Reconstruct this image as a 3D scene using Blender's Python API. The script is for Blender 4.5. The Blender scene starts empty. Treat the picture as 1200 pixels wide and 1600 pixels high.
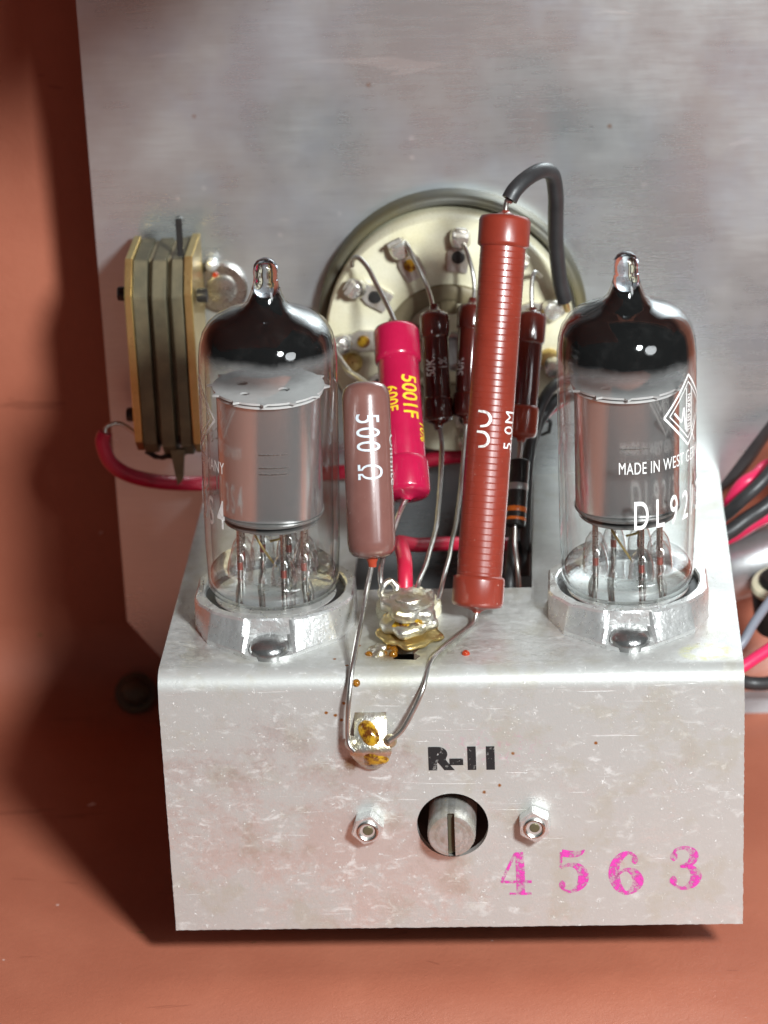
import bpy, bmesh, math, random
from mathutils import Vector, Matrix, noise as mnoise
random.seed(7)
S = 0.001          # the script is written in millimetres, the scene is in metres
ZO = 46.0          # chassis top lies 46 mm above the case floor
sc = bpy.context.scene
COL = sc.collection
pi = math.pi

def W(x, y, z):
    return Vector((x * S, y * S, (z + ZO) * S))

# ------------------------------------------------------------------ camera, light, exposure
cam_d = bpy.data.cameras.new("camera")
cam = bpy.data.objects.new("camera", cam_d); COL.objects.link(cam); sc.camera = cam
cr = Vector((0.99803903, 0.0494318, -0.03840034)); cu = Vector((0.01624582, 0.38789382, 0.92156088))
cf = Vector((-0.06044967, 0.92037758, -0.38633011))
M = Matrix((( cr.x, cu.x, -cf.x), (cr.y, cu.y, -cf.y), (cr.z, cu.z, -cf.z)))
cam.matrix_world = Matrix.Translation(W(16.849, -374.475, 180.360)) @ M.to_4x4()
cam_d.sensor_fit = 'VERTICAL'; cam_d.sensor_height = 24.0
cam_d.lens = 4893.25 / 1600 * 24.0
cam_d.clip_start = 0.01; cam_d.clip_end = 20
cam_d.dof.use_dof = True
cam_d.dof.focus_distance = 0.416
cam_d.dof.aperture_fstop = 20.0

world = bpy.data.worlds.new("World"); sc.world = world; world.use_nodes = True
bg = world.node_tree.nodes["Background"]
bg.inputs[0].default_value = (0.93, 0.97, 1.0, 1); bg.inputs[1].default_value = 0.05

def area(name, loc, target, size, power, col=(1, 1, 1), size_y=None):
    l = bpy.data.lights.new(name, 'AREA'); l.energy = power; l.color = col; l.size = size * S
    if size_y: l.shape = 'RECTANGLE'; l.size_y = size_y * S
    else: l.shape = 'DISK'
    o = bpy.data.objects.new(name, l); COL.objects.link(o)
    o.location = W(*loc); d = W(*target) - W(*loc)
    o.rotation_euler = d.to_track_quat('-Z', 'Y').to_euler()
    return o
area("key_lamp", (160, -304, 234), (0, 25, 5), 62, 3.05, (0.93, 0.985, 1.0))
area("fill_lamp", (300, -300, 170), (0, 25, 5), 150, 0.5, (0.93, 0.975, 1.0))

sc.view_settings.view_transform = 'Standard'; sc.view_settings.look = 'None'
sc.view_settings.exposure = 0.0; sc.view_settings.gamma = 1.0; sc.view_settings.use_curve_mapping = False
sc.render.engine = 'CYCLES'
sc.cycles.use_denoising = True
sc.cycles.max_bounces = 14; sc.cycles.diffuse_bounces = 2; sc.cycles.glossy_bounces = 8; sc.cycles.transmission_bounces = 10
sc.cycles.transparent_max_bounces = 24
sc.cycles.caustics_reflective = True; sc.cycles.blur_glossy = 0.4
sc.cycles.sample_clamp_indirect = 6.0

# ------------------------------------------------------------------ node helpers
class NT:
    def __init__(s, name):
        s.m = bpy.data.materials.new(name); s.m.use_nodes = True
        s.t = s.m.node_tree; s.t.nodes.clear()
        s.out = s.t.nodes.new('ShaderNodeOutputMaterial')
        s._mm = None
    def n(s, typ, **kw):
        nd = s.t.nodes.new(typ)
        for k, v in kw.items():
            if k.startswith('i_'):
                key = k[2:]
                nd.inputs[int(key) if key.isdigit() else key.replace('_', ' ')].default_value = v
            else: setattr(nd, k, v)
        return nd
    def l(s, a, b): s.t.links.new(a, b)
    def mm(s):
        """object coordinates in millimetres"""
        if s._mm is None:
            tc = s.n('ShaderNodeTexCoord'); v = s.n('ShaderNodeVectorMath', operation='SCALE')
            v.inputs['Scale'].default_value = 1000.0
            s.l(tc.outputs['Object'], v.inputs[0]); s._mm = v.outputs[0]
        return s._mm
    def noise(s, scale, detail=4, rough=.55, stretch=None, dist=0.0, off=None):
        v = s.mm()
        if stretch or off:
            mp = s.n('ShaderNodeMapping'); s.l(v, mp.inputs[0])
            if stretch: mp.inputs['Scale'].default_value = stretch
            if off: mp.inputs['Location'].default_value = off
            v = mp.outputs[0]
        nd = s.n('ShaderNodeTexNoise'); nd.inputs['Scale'].default_value = scale
        nd.inputs['Detail'].default_value = detail; nd.inputs['Roughness'].default_value = rough
        nd.inputs['Distortion'].default_value = dist
        s.l(v, nd.inputs['Vector']); return nd.outputs[0]
    def math(s, op, a, b=None, clamp=False):
        nd = s.n('ShaderNodeMath', operation=op, use_clamp=clamp)
        for i, q in enumerate((a, b)):
            if q is None: continue
            if isinstance(q, (int, float)): nd.inputs[i].default_value = q
            else: s.l(q, nd.inputs[i])
        return nd.outputs[0]
    def step(s, v, lo, hi, a=0.0, b=1.0):
        nd = s.n('ShaderNodeMapRange', interpolation_type='SMOOTHSTEP')
        s.l(v, nd.inputs[0]); nd.inputs[1].default_value = lo; nd.inputs[2].default_value = hi
        nd.inputs[3].default_value = a; nd.inputs[4].default_value = b
        return nd.outputs[0]
    def mixc(s, fac, a, b):
        nd = s.n('ShaderNodeMix', data_type='RGBA')
        for i, q in ((0, fac), (6, a), (7, b)):
            if isinstance(q, (int, float)): nd.inputs[i].default_value = q
            elif isinstance(q, tuple): nd.inputs[i].default_value = (*q[:3], 1)
            else: s.l(q, nd.inputs[i])
        return nd.outputs[2]
    def mixf(s, fac, a, b):
        nd = s.n('ShaderNodeMix', data_type='FLOAT')
        for i, q in ((0, fac), (2, a), (3, b)):
            if isinstance(q, (int, float)): nd.inputs[i].default_value = q
            else: s.l(q, nd.inputs[i])
        return nd.outputs[0]
    def dist(s, p, squash=(1, 1, 1)):
        sb = s.n('ShaderNodeVectorMath', operation='SUBTRACT'); s.l(s.mm(), sb.inputs[0]); sb.inputs[1].default_value = p
        ml = s.n('ShaderNodeVectorMath', operation='MULTIPLY'); s.l(sb.outputs[0], ml.inputs[0]); ml.inputs[1].default_value = squash
        ln = s.n('ShaderNodeVectorMath', operation='LENGTH'); s.l(ml.outputs[0], ln.inputs[0]); return ln.outputs['Value']
    def spot(s, p, r0, r1, wob=0.0, nz=None, squash=(1, 1, 1)):
        """1 inside r0, 0 beyond r1, edge broken by noise"""
        d = s.dist(p, squash)
        if nz is not None: d = s.math('ADD', d, s.math('MULTIPLY', s.math('SUBTRACT', nz, .5), wob))
        return s.step(d, r0, r1, 1.0, 0.0)
    def pbsdf(s, color, rough, metal=0.0, bump=None, bumpd=0.02, strength=1.0, coat=0.0, spec=None):
        b = s.n('ShaderNodeBsdfPrincipled')
        for key, q in (('Base Color', color), ('Roughness', rough), ('Metallic', metal)):
            if isinstance(q, (int, float)): b.inputs[key].default_value = q
            elif isinstance(q, tuple): b.inputs[key].default_value = (*q[:3], 1)
            else: s.l(q, b.inputs[key])
        if coat: b.inputs['Coat Weight'].default_value = coat; b.inputs['Coat Roughness'].default_value = 0.06
        if spec is not None: b.inputs['Specular IOR Level'].default_value = spec
        if bump is not None:
            bp = s.n('ShaderNodeBump'); bp.inputs['Strength'].default_value = strength
            bp.inputs['Distance'].default_value = bumpd * S
            s.l(bump, bp.inputs['Height']); s.l(bp.outputs[0], b.inputs['Normal'])
        s.b = b; return b.outputs[0]
    def done(s, sh): s.l(sh, s.out.inputs[0]); return s.m

def simple(name, c1, c2=None, rough=.4, metal=0.0, scale=.6, bumpd=0.01, rvar=.08, coat=0.0, bscale=3.0, dust=0.0, dustcol=(.7, .66, .6)):
    t = NT(name); nz = t.noise(scale, 5, .6)
    c = t.mixc(t.step(nz, .3, .7), c1, c2 or c1)
    n2 = t.noise(bscale, 4, .6)
    rg = t.mixf(n2, max(rough - rvar, .02), rough + rvar)
    if dust:
        d = t.math('MULTIPLY', t.step(t.noise(1.7, 3, .7, off=(9, 4, 2)), .70, .76), dust)
        c = t.mixc(d, c, dustcol); rg = t.mixf(d, rg, .7)
    return t.done(t.pbsdf(c, rg, metal, n2, bumpd, 1.0, coat))

def glass_thin(name, tint=(.97, .975, .97), refl=1.0, dirt=0.0035):
    """a thin glass wall: passes light straight through, reflects by Schlick's law"""
    t = NT(name); lw = t.n('ShaderNodeLayerWeight'); lw.inputs[0].default_value = .5
    f5 = t.math('POWER', lw.outputs['Facing'], 4.5)
    fac = t.math('ADD', t.math('MULTIPLY', f5, .9 * refl), .045 * refl, True)
    dark = t.mixc(t.math('POWER', lw.outputs['Facing'], 3.0), tint, (tint[0] * .62, tint[1] * .64, tint[2] * .64))
    tr = t.n('ShaderNodeBsdfTransparent'); t.l(dark, tr.inputs[0])
    gl = t.n('ShaderNodeBsdfGlossy'); gl.inputs['Roughness'].default_value = .03; gl.inputs[0].default_value = (1, 1, 1, 1)
    mx = t.n('ShaderNodeMixShader'); t.l(fac, mx.inputs[0]); t.l(tr.outputs[0], mx.inputs[1]); t.l(gl.outputs[0], mx.inputs[2])
    df = t.n('ShaderNodeBsdfDiffuse'); df.inputs[0].default_value = (.75, .73, .7, 1)
    mx2 = t.n('ShaderNodeMixShader'); t.l(t.math('MULTIPLY', t.step(t.noise(.5, 6, .7), .45, .75), dirt * 2), mx2.inputs[0])
    t.l(mx.outputs[0], mx2.inputs[1]); t.l(df.outputs[0], mx2.inputs[2])
    return t.done(mx2.outputs[0])

# ------------------------------------------------------------------ object helpers
def link_mesh(name, bm, mat, parent=None, smooth=True, sharp=40):
    me = bpy.data.meshes.new(name)
    if smooth:
        lim = math.radians(sharp)
        for f in bm.faces: f.smooth = True
        for e in bm.edges:
            if len(e.link_faces) == 2 and e.calc_face_angle(0) > lim: e.smooth = False
    bm.to_mesh(me); bm.free()
    if mat: me.materials.append(mat)
    o = bpy.data.objects.new(name, me); COL.objects.link(o)
    if parent is not None: o.parent = parent
    return o

def tag(o, label=None, cat=None, group=None, kind=None):
    if label: o['label'] = label
    if cat: o['category'] = cat
    if group: o['group'] = group
    if kind: o['kind'] = kind
    return o

def thing(name, label, cat, loc, group=None):
    o = bpy.data.objects.new(name, None); o.empty_display_size = .005; COL.objects.link(o)
    o.location = W(*loc); o['mm'] = list(map(float, loc))
    return tag(o, label, cat, group)

class B:
    """collects shapes (world millimetres) in one bmesh; put() links it under a thing"""
    def __init__(s): s.bm = bmesh.new()
    def tube(s, pts, r, seg=14, sub=8, caps=True, spline=True, r_end=None):
        P = [Vector(p) for p in pts]
        if spline and len(P) > 2:
            Q = []
            E = [P[0] * 2 - P[1]] + P + [P[-1] * 2 - P[-2]]
            for i in range(1, len(E) - 2):
                a, b, c, d = E[i - 1:i + 3]
                for k in range(sub):
                    u = k / sub
                    Q.append(.5 * ((2 * b) + (c - a) * u + (2 * a - 5 * b + 4 * c - d) * u * u + (3 * b - a - 3 * c + d) * u ** 3))
            Q.append(P[-1]); P = Q
        T = [(P[min(i + 1, len(P) - 1)] - P[max(i - 1, 0)]).normalized() for i in range(len(P))]
        up = Vector((0, 0, 1)) if abs(T[0].z) < .9 else Vector((1, 0, 0))
        nrm = (up - T[0] * up.dot(T[0])).normalized(); rings = []
        for i, p in enumerate(P):
            nrm = (nrm - T[i] * nrm.dot(T[i])).normalized(); bn = T[i].cross(nrm)
            rr = r if r_end is None else r + (r_end - r) * i / (len(P) - 1)
            rings.append([s.bm.verts.new(p + (nrm * math.cos(2 * pi * k / seg) + bn * math.sin(2 * pi * k / seg)) * rr) for k in range(seg)])
        for a, b in zip(rings, rings[1:]):
            for k in range(seg): s.bm.faces.new((a[k], a[(k + 1) % seg], b[(k + 1) % seg], b[k]))
        if caps:
            s.bm.faces.new(rings[0][::-1]); s.bm.faces.new(rings[-1])
        return s
    def lathe(s, prof, origin=(0, 0, 0), axis=(0, 0, 1), seg=48, fn=None):
        """prof = [(radius, along)]; closed at ends where radius is 0"""
        a = Vector(axis).normalized(); o = Vector(origin)
        e = Vector((0, -1, 0)); e = e - a * e.dot(a)
        if e.length < .1: e = Vector((1, 0, 0)) - a * a.x
        e.normalize(); t = a.cross(e); rings = []
        for r, z in prof:
            if r < 1e-6: rings.append([s.bm.verts.new(o + a * z)])
            else:
                rg = []
                for k in range(seg):
                    th = 2 * pi * k / seg; rr, zz = (r, z) if fn is None else fn(r, z, th)
                    rg.append(s.bm.verts.new(o + a * zz + (e * math.cos(th) + t * math.sin(th)) * rr))
                rings.append(rg)
        for A, C in zip(rings, rings[1:]):
            for k in range(seg):
                k2 = (k + 1) % seg
                if len(A) == 1 and len(C) == 1: break
                if len(A) == 1: s.bm.faces.new((A[0], C[k2], C[k]))
                elif len(C) == 1: s.bm.faces.new((A[k], A[k2], C[0]))
                else: s.bm.faces.new((A[k], A[k2], C[k2], C[k]))
        return s
    def prism(s, poly, thick, o, ux, uy, bevel=0.0):
        """2D polygon in the plane (o, ux, uy), extruded by thick along ux x uy"""
        o, ux, uy = Vector(o), Vector(ux), Vector(uy); nn = ux.cross(uy).normalized()
        b = bmesh.new()
        lo = [b.verts.new(o + ux * x + uy * y) for x, y in poly]; hi = [b.verts.new(v.co + nn * thick) for v in lo]
        b.faces.new(lo[::-1]); b.faces.new(hi); n = len(poly)
        for i in range(n): b.faces.new((lo[i], lo[(i + 1) % n], hi[(i + 1) % n], hi[i]))
        if bevel: bmesh.ops.bevel(b, geom=b.edges[:], offset=bevel, segments=2, affect='EDGES', clamp_overlap=True)
        s.add(b); return s
    def box(s, c, d, rot=None, bevel=0.0):
        b = bmesh.new(); bmesh.ops.create_cube(b, size=1)
        for v in b.verts: v.co = Vector((v.co.x * d[0], v.co.y * d[1], v.co.z * d[2]))
        if bevel: bmesh.ops.bevel(b, geom=b.edges[:], offset=bevel, segments=3, affect='EDGES', clamp_overlap=True)
        m = Matrix.Translation(Vector(c)) @ (rot.to_4x4() if rot else Matrix.Identity(4))
        for v in b.verts: v.co = m @ v.co
        s.add(b); return s
    def add(s, b):
        mp = {v: s.bm.verts.new(v.co) for v in b.verts}
        for f in b.faces: s.bm.faces.new([mp[v] for v in f.verts])
        b.free()
    def jitter(s, amp, freq, seed=0):
        for v in s.bm.verts:
            q = v.co * freq + Vector((seed, seed * 2.3, 0))
            v.co += Vector((mnoise.noise(q), mnoise.noise(q + Vector((31, 0, 0))), mnoise.noise(q + Vector((0, 47, 0))))) * amp
        return s
    def put(s, name, mat, parent=None, smooth=True, sharp=40, origin=(0, 0, 0), local=False, recalc=True):
        if recalc: bmesh.ops.recalc_face_normals(s.bm, faces=s.bm.faces[:])
        if parent is not None and 'mm' in parent and not local: origin = parent['mm']
        o_ = Vector(origin)
        for v in s.bm.verts: v.co = (v.co - o_) * S
        o = link_mesh(name, s.bm, mat, parent, smooth, sharp)
        if parent is None: o.location = W(*origin)
        o['mm'] = [float(q) for q in origin]
        return o

def holed_plate(outer, holes, thick):
    """flat plate in XY with holes, as a bmesh in mm, z from 0 to -thick"""
    cu_ = bpy.data.curves.new('t', 'CURVE'); cu_.dimensions = '2D'; cu_.fill_mode = 'BOTH'; cu_.extrude = thick / 2
    for poly in [outer] + holes:
        sp = cu_.splines.new('POLY'); sp.points.add(len(poly) - 1); sp.use_cyclic_u = True
        for p, q in zip(sp.points, poly): p.co = (q[0], q[1], 0, 1)
    return curve_bm(cu_, -thick / 2)

def curve_bm(cu_, dz=0.0):
    o = bpy.data.objects.new('t', cu_); COL.objects.link(o)
    dg = bpy.context.evaluated_depsgraph_get(); dg.update()
    me = bpy.data.meshes.new_from_object(o.evaluated_get(dg), depsgraph=dg)
    bm = bmesh.new(); bm.from_mesh(me)
    bpy.data.objects.remove(o); bpy.data.curves.remove(cu_); bpy.data.meshes.remove(me)
    bmesh.ops.remove_doubles(bm, verts=bm.verts[:], dist=1e-5)
    for v in bm.verts: v.co.z += dz
    return bm

def text_bm(txt, size, sx=1.0, space=1.0, bold=0.0, word=1.0, cut=.35):
    c = bpy.data.curves.new('t', 'FONT'); c.body = txt; c.size = size; c.space_character = space; c.space_word = word
    c.offset = bold; c.align_x = 'LEFT'; c.resolution_u = 6
    bm = curve_bm(c)
    for v in bm.verts: v.co.x *= sx
    if cut:
        for ax in (0, 1):
            lo = min(v.co[ax] for v in bm.verts); hi = max(v.co[ax] for v in bm.verts); q = lo + cut
            while q < hi:
                nrm = Vector((1, 0, 0)) if ax == 0 else Vector((0, 1, 0))
                bmesh.ops.bisect_plane(bm, geom=bm.verts[:] + bm.edges[:] + bm.faces[:], plane_co=nrm * q, plane_no=nrm, dist=1e-6)
                q += cut
    return bm

def wrap(bm, p0, axis, radius, along, theta, mode):
    """lay flat text on a cylinder. mode: 'round' reads round the axis, 'down' reads against the axis, 'up' reads along it"""
    a = Vector(axis).normalized(); e = Vector((0.06, -.92, .386)); e = (e - a * e.dot(a)).normalized(); t = a.cross(e); p0 = Vector(p0)
    for v in bm.verts:
        u, w = v.co.x, v.co.y
        if mode == 'round': s_, th = along + w, theta + u / radius
        elif mode == 'down': s_, th = along - u, theta + w / radius
        else: s_, th = along + u, theta - w / radius
        v.co = p0 + a * s_ + (e * math.cos(th) + t * math.sin(th)) * radius
    return bm

def stroke_bm(strokes, sub=10):
    """pen strokes with varying width: [(x, y, width), ...] each, flat in XY"""
    bm = bmesh.new()
    for st in strokes:
        P = [Vector(p) for p in st]; Q = []
        if len(P) > 2:
            E = [P[0] * 2 - P[1]] + P + [P[-1] * 2 - P[-2]]
            for i in range(1, len(E) - 2):
                a, b, c, d = E[i - 1:i + 3]
                for k in range(sub):
                    u = k / sub
                    Q.append(.5 * ((2 * b) + (c - a) * u + (2 * a - 5 * b + 4 * c - d) * u * u + (3 * b - a - 3 * c + d) * u ** 3))
            Q.append(P[-1])
        else: Q = P
        prev = None
        for i, q in enumerate(Q):
            t = Q[min(i + 1, len(Q) - 1)] - Q[max(i - 1, 0)]; t.z = 0; t.normalize(); nn = Vector((-t.y, t.x, 0)); w = max(q.z, .02) / 2
            pr = (bm.verts.new((q.x + nn.x * w, q.y + nn.y * w, 0)), bm.verts.new((q.x - nn.x * w, q.y - nn.y * w, 0)))
            if prev: bm.faces.new((prev[0], prev[1], pr[1], pr[0]))
            prev = pr
    return bm

def put_bm(bm, name, mat, parent, origin=None, local=False, smooth=False):
    b = B(); b.bm.free(); b.bm = bm
    return b.put(name, mat, parent, smooth=smooth, local=local, recalc=False)

# ------------------------------------------------------------------ materials
def paint_case():
    t = NT("red_brown_case_paint")
    n = t.noise(.05, 6, .6); n2 = t.noise(1.1, 5, .65); n3 = t.noise(.22, 3, .7, off=(3, 8, 1))
    c = t.mixc(t.step(n, .3, .7), (.405, .128, .075), (.46, .155, .092))
    sp = t.step(n3, .72, .745); c = t.mixc(sp, c, (.25, .12, .05))
    sp2 = t.step(t.noise(.3, 2, .5, off=(30, 1, 7)), .755, .775); c = t.mixc(sp2, c, (.75, .6, .55))
    sc1 = t.step(t.noise(.11, 3, .5, stretch=(.3, 1.6, 1.6), off=(7, 9, 2), dist=1.2), .70, .712); c = t.mixc(t.math('MULTIPLY', sc1, .45), c, (.24, .07, .04))
    g = t.math('ADD', n2, t.math('MULTIPLY', t.noise(2.6, 3, .6), .6))
    return t.done(t.pbsdf(c, t.mixf(n2, .34, .5), 0, g, .06))

def alu_front():
    t = NT("oxidised_aluminium")
    big = t.noise(.085, 8, .7, dist=.5); fine = t.noise(.9, 6, .75); vf = t.noise(3.2, 4, .65); streak = t.noise(.35, 6, .7, stretch=(.25, 1, 1.2), off=(5, 5, 5))
    rub = t.noise(.5, 6, .75, stretch=(.5, 1, 1), off=(40, 2, 3), dist=1.2)
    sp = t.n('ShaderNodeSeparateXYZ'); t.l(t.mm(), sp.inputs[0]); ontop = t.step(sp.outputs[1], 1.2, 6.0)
    m = t.math('ADD', t.math('MULTIPLY', big, .45), t.math('ADD', t.math('MULTIPLY', fine, .25), t.math('ADD', t.math('MULTIPLY', streak, .12), t.math('MULTIPLY', rub, .18))))
    bare = t.math('MAXIMUM', t.spot((-12, 0, -29), 6, 19, 14, big), t.math('MAXIMUM', t.spot((-10, 0, -14), 3, 8, 6, fine), t.math('MULTIPLY', t.spot((-28, 0, -20), 6, 17, 14, big), .75)))
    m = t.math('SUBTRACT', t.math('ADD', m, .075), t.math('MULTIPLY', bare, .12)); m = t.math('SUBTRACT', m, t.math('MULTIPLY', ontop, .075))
    ox = t.step(m, .43, .57)
    pits = t.step(vf, .68, .74); white = t.step(t.noise(1.3, 5, .78, off=(11, 2, 6)), .62, .68)
    smear = t.math('MULTIPLY', t.step(t.noise(.42, 7, .74, stretch=(.8, 1, 1.4), off=(13, 3, 21), dist=.6), .53, .66), t.step(rub, .35, .55))
    # fine scratches in several directions
    def scratch(rot, seed, w=.72):
        mp = t.n('ShaderNodeMapping'); t.l(t.mm(), mp.inputs[0]); mp.inputs['Rotation'].default_value = (0, rot, 0); mp.inputs['Scale'].default_value = (.10, .4, 2.4); mp.inputs['Location'].default_value = (seed, seed, seed)
        nd = t.n('ShaderNodeTexNoise'); nd.inputs['Scale'].default_value = .8; nd.inputs['Detail'].default_value = 3; t.l(mp.outputs[0], nd.inputs['Vector']); return t.step(nd.outputs[0], w, w + .04)
    scr = t.math('MAXIMUM', t.math('MAXIMUM', scratch(.15, 3), scratch(-.9, 17)), t.math('MAXIMUM', scratch(1.2, 29), scratch(.7, 41, .74)))
    met = t.mixf(ox, .72, .42); met = t.mixf(white, t.mixf(t.math('MULTIPLY', smear, .6), met, .08), .08); met = t.mixf(pits, met, .6)
    c = t.mixc(ox, (.77, .775, .75), (.545, .545, .52)); c = t.mixc(t.step(rub, .35, .7), t.mixc(.10, c, (.50, .50, .50)), c); c = t.mixc(t.math('MULTIPLY', t.math('MULTIPLY', smear, t.step(big, .42, .62, .25, 1.0)), .42), c, (.82, .82, .81)); c = t.mixc(white, c, (.80, .79, .76))
    c = t.mixc(t.math('MULTIPLY', scr, .38), c, (.88, .88, .87))
    c = t.mixc(t.math('MULTIPLY', pits, .7), c, (.34, .33, .30))
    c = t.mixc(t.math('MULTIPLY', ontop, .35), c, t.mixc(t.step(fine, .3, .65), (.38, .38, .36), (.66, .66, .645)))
    st = t.spot((-6, 8, 0), 2.5, 11.5, 7, fine); c = t.mixc(t.math('MULTIPLY', st, .6), c, (.32, .29, .16))
    st2 = t.spot((-8, 6.5, 0), 1.2, 3.6, 3.2, vf); c = t.mixc(t.math('MULTIPLY', st2, .8), c, (.22, .10, .02))
    st3 = t.spot((-13.6, 0, -13.4), .4, 1.5, 1.4, vf); c = t.mixc(t.math('MULTIPLY', st3, .85), c, (.24, .10, .01))
    for q in ((-14.2, 0, -4.4), (-15.4, 0, -6.2), (-14.6, 0, -6.9), (-16.6, 0, -5.8), (-13.7, 2.5, 0), (-15.5, 4.5, 0), (-12.4, 8.6, 0), (6.2, 22, 0), (8.2, 0, -12.2), (4.2, 0, -18), (19.3, 0, -10.8), (6.3, 0, -17)):
        c = t.mixc(t.spot(q, .12, .34, .3, vf), c, (.30, .10, .01))
    d = t.dist((34.2, 5.2, 0), (.75, 1.0, 1)); ring = t.math('MULTIPLY', t.math('MULTIPLY', t.step(d, 1.3, 1.9), t.step(d, 2.3, 3.1, 1, 0)), t.step(fine, .4, .6))
    c = t.mixc(t.math('MULTIPLY', ring, .6), c, (.62, .62, .20))
    mg = t.math('MULTIPLY', t.math('MULTIPLY', t.spot((6, 0, -11.3), 1.0, 7, 6, fine, (.6, 1, 1.6)), t.step(fine, .52, .64)), .5); c = t.mixc(mg, c, (.72, .25, .42))
    stn = t.noise(.16, 5, .65, off=(2, 17, 4)); c = t.mixc(t.math('MULTIPLY', t.step(stn, .50, .66), .38), c, (.47, .44, .34))
    rg = t.mixf(ox, .36, .43); rg = t.mixf(white, rg, .6)
    h = t.math('ADD', t.math('ADD', t.math('MULTIPLY', fine, .6), t.math('MULTIPLY', vf, .4)), t.math('ADD', t.math('MULTIPLY', white, .55), t.math('MULTIPLY', scr, -.35)))
    return t.done(t.pbsdf(c, rg, met, h, .05, .9))

def alu_panel():
    t = NT("brushed_aluminium_sheet")
    br = t.noise(1.0, 4, .6, stretch=(.18, 1, 2.6)); big = t.noise(.035, 5, .6, off=(4, 4, 4)); fine = t.noise(.8, 4, .6)
    c = t.mixc(t.step(big, .36, .62), (.55, .575, .58), (.65, .68, .68)); c = t.mixc(t.step(br, .35, .65), t.mixc(.08, c, (.3, .3, .3)), c)
    scr = t.step(t.noise(.09, 3, .5, stretch=(.5, 1, 3.2), off=(1, 2, 9), dist=.8), .70, .715)
    c = t.mixc(t.math('MULTIPLY', scr, .3), c, (.85, .85, .84))
    for q in ((-11.9, 68.9, 61.5), (-37.8, 68.9, 57.5), (23, 68.9, 54.5)):
        c = t.mixc(t.spot(q, .35, .75, .4, fine), c, (.35, .13, .03))
    for q in ((25, 68.9, 53), (20.5, 68.9, 40.8), (29.5, 68.9, 40), (-5, 68.9, 51), (21, 68.9, 60)):
        c = t.mixc(t.spot(q, .2, .5, .3, fine), c, (.2, .18, .15))
    for q in ((-6, 68.9, 53.4), (-6, 68.9, 50.5), (-37, 68.9, 46.5), (-41, 68.9, 45), (28, 68.9, 45.5), (-17, 68.9, 42), (-26, 68.9, 39)):
        c = t.mixc(t.spot(q, .25, .8, .5, fine), c, (.88, .88, .87))
    hz = t.math('MULTIPLY', t.step(t.noise(.06, 4, .6, off=(20, 3, 5)), .45, .68), .38); c = t.mixc(hz, c, (.54, .60, .69))
    rg = t.math('ADD', t.mixf(br, .25, .34), t.step(big, .4, .65, -.03, .06))
    h = t.math('ADD', t.math('MULTIPLY', br, .6), t.math('MULTIPLY', fine, .4))
    return t.done(t.pbsdf(c, rg, .80, h, .008, .8))

M_CASE = paint_case(); M_FRONT = alu_front(); M_PANEL = alu_panel()
M_SADDLE = simple("corroded_socket_alloy", (.78, .78, .77), (.70, .70, .68), .3, .72, .5, .10, .12, bscale=1.3)
M_STEEL = simple("nickel_plated_steel", (.66, .64, .61), (.5, .48, .45), .28, 1.0, .6, .01)
M_TIN = simple("tinned_copper_wire", (.66, .65, .63), (.52, .49, .44), .3, .95, .4, .01)
M_SOLDER = simple("aged_solder", (.70, .69, .65), (.54, .46, .27), .33, .9, .35, .14, .12, bscale=1.3)
M_BRASS = simple("yellow_brass", (.72, .55, .24), (.62, .46, .18), .3, .9, .3, .02)
M_BRASSDARK = simple("tarnished_plates", (.12, .108, .068), (.19, .16, .095), .5, .4, .25, .02)
M_CERAMIC = simple("cream_ceramic", (.74, .71, .55), (.66, .61, .41), .28, 0, .12, .01, coat=.3)
M_HUB = simple("tan_phenolic", (.24, .20, .12), (.19, .155, .085), .5, .1, .3, .02)
M_RINGM = simple("dull_plated_ring", (.11, .11, .10), (.15, .13, .07), .5, .5, .08, .02)
M_BIGRED = simple("brick_red_lacquer", (.205, .027, .015), (.235, .032, .018), .31, 0, .3, .004, .04, coat=0.15, dust=.6)
M_BROWN = simple("brown_enamel", (.165, .070, .058), (.19, .085, .07), .25, 0, .25, .008, .05, coat=.5, dust=.55)
M_CRIMSON = simple("crimson_lacquer", (.42, .008, .050), (.46, .010, .058), .22, 0, .3, .006, .05, coat=.4, dust=.3)
M_MAROON = simple("dark_maroon_lacquer", (.085, .014, .010), (.11, .018, .012), .16, 0, .3, .006, .04, coat=.7, dust=.25)
M_ORANGERED = simple("orange_red_lacquer", (.38, .055, .025), (.33, .045, .02), .2, 0, .3, .006, .04, coat=.5)
M_CARBON = simple("black_moulded_carbon", (.018, .017, .016), (.026, .024, .022), .3, 0, .4, .006)
M_BANDORG = simple("orange_band_paint", (.75, .16, .02), None, .35)
M_BANDSIL = simple("silver_band_paint", (.45, .45, .44), None, .35, .6)
M_BLACKRUB = simple("black_sleeving", (.022, .022, .023), (.035, .035, .036), .42, 0, .3, .02)
M_REDPVC = simple("red_insulation", (.46, .012, .040), (.50, .016, .05), .35, 0, .3, .01)
M_PINKPVC = simple("bright_red_insulation", (.78, .03, .12), (.72, .025, .10), .35, 0, .3, .01)
M_GREYPVC = simple("grey_insulation", (.22, .23, .27), None, .35)
M_DARK = simple("dark_bakelite", (.014, .013, .012), (.02, .019, .018), .45)
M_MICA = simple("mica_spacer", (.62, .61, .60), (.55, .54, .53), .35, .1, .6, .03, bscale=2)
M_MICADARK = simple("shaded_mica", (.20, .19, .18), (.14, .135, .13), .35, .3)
M_BEAD = None
M_SILVERCAN = simple("dull_silver_can", (.55, .56, .58), (.5, .5, .5), .35, .85)
M_GREYBAND = simple("grey_painted_strip", (.42, .42, .43), None, .5)
M_FLUX = None

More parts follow.
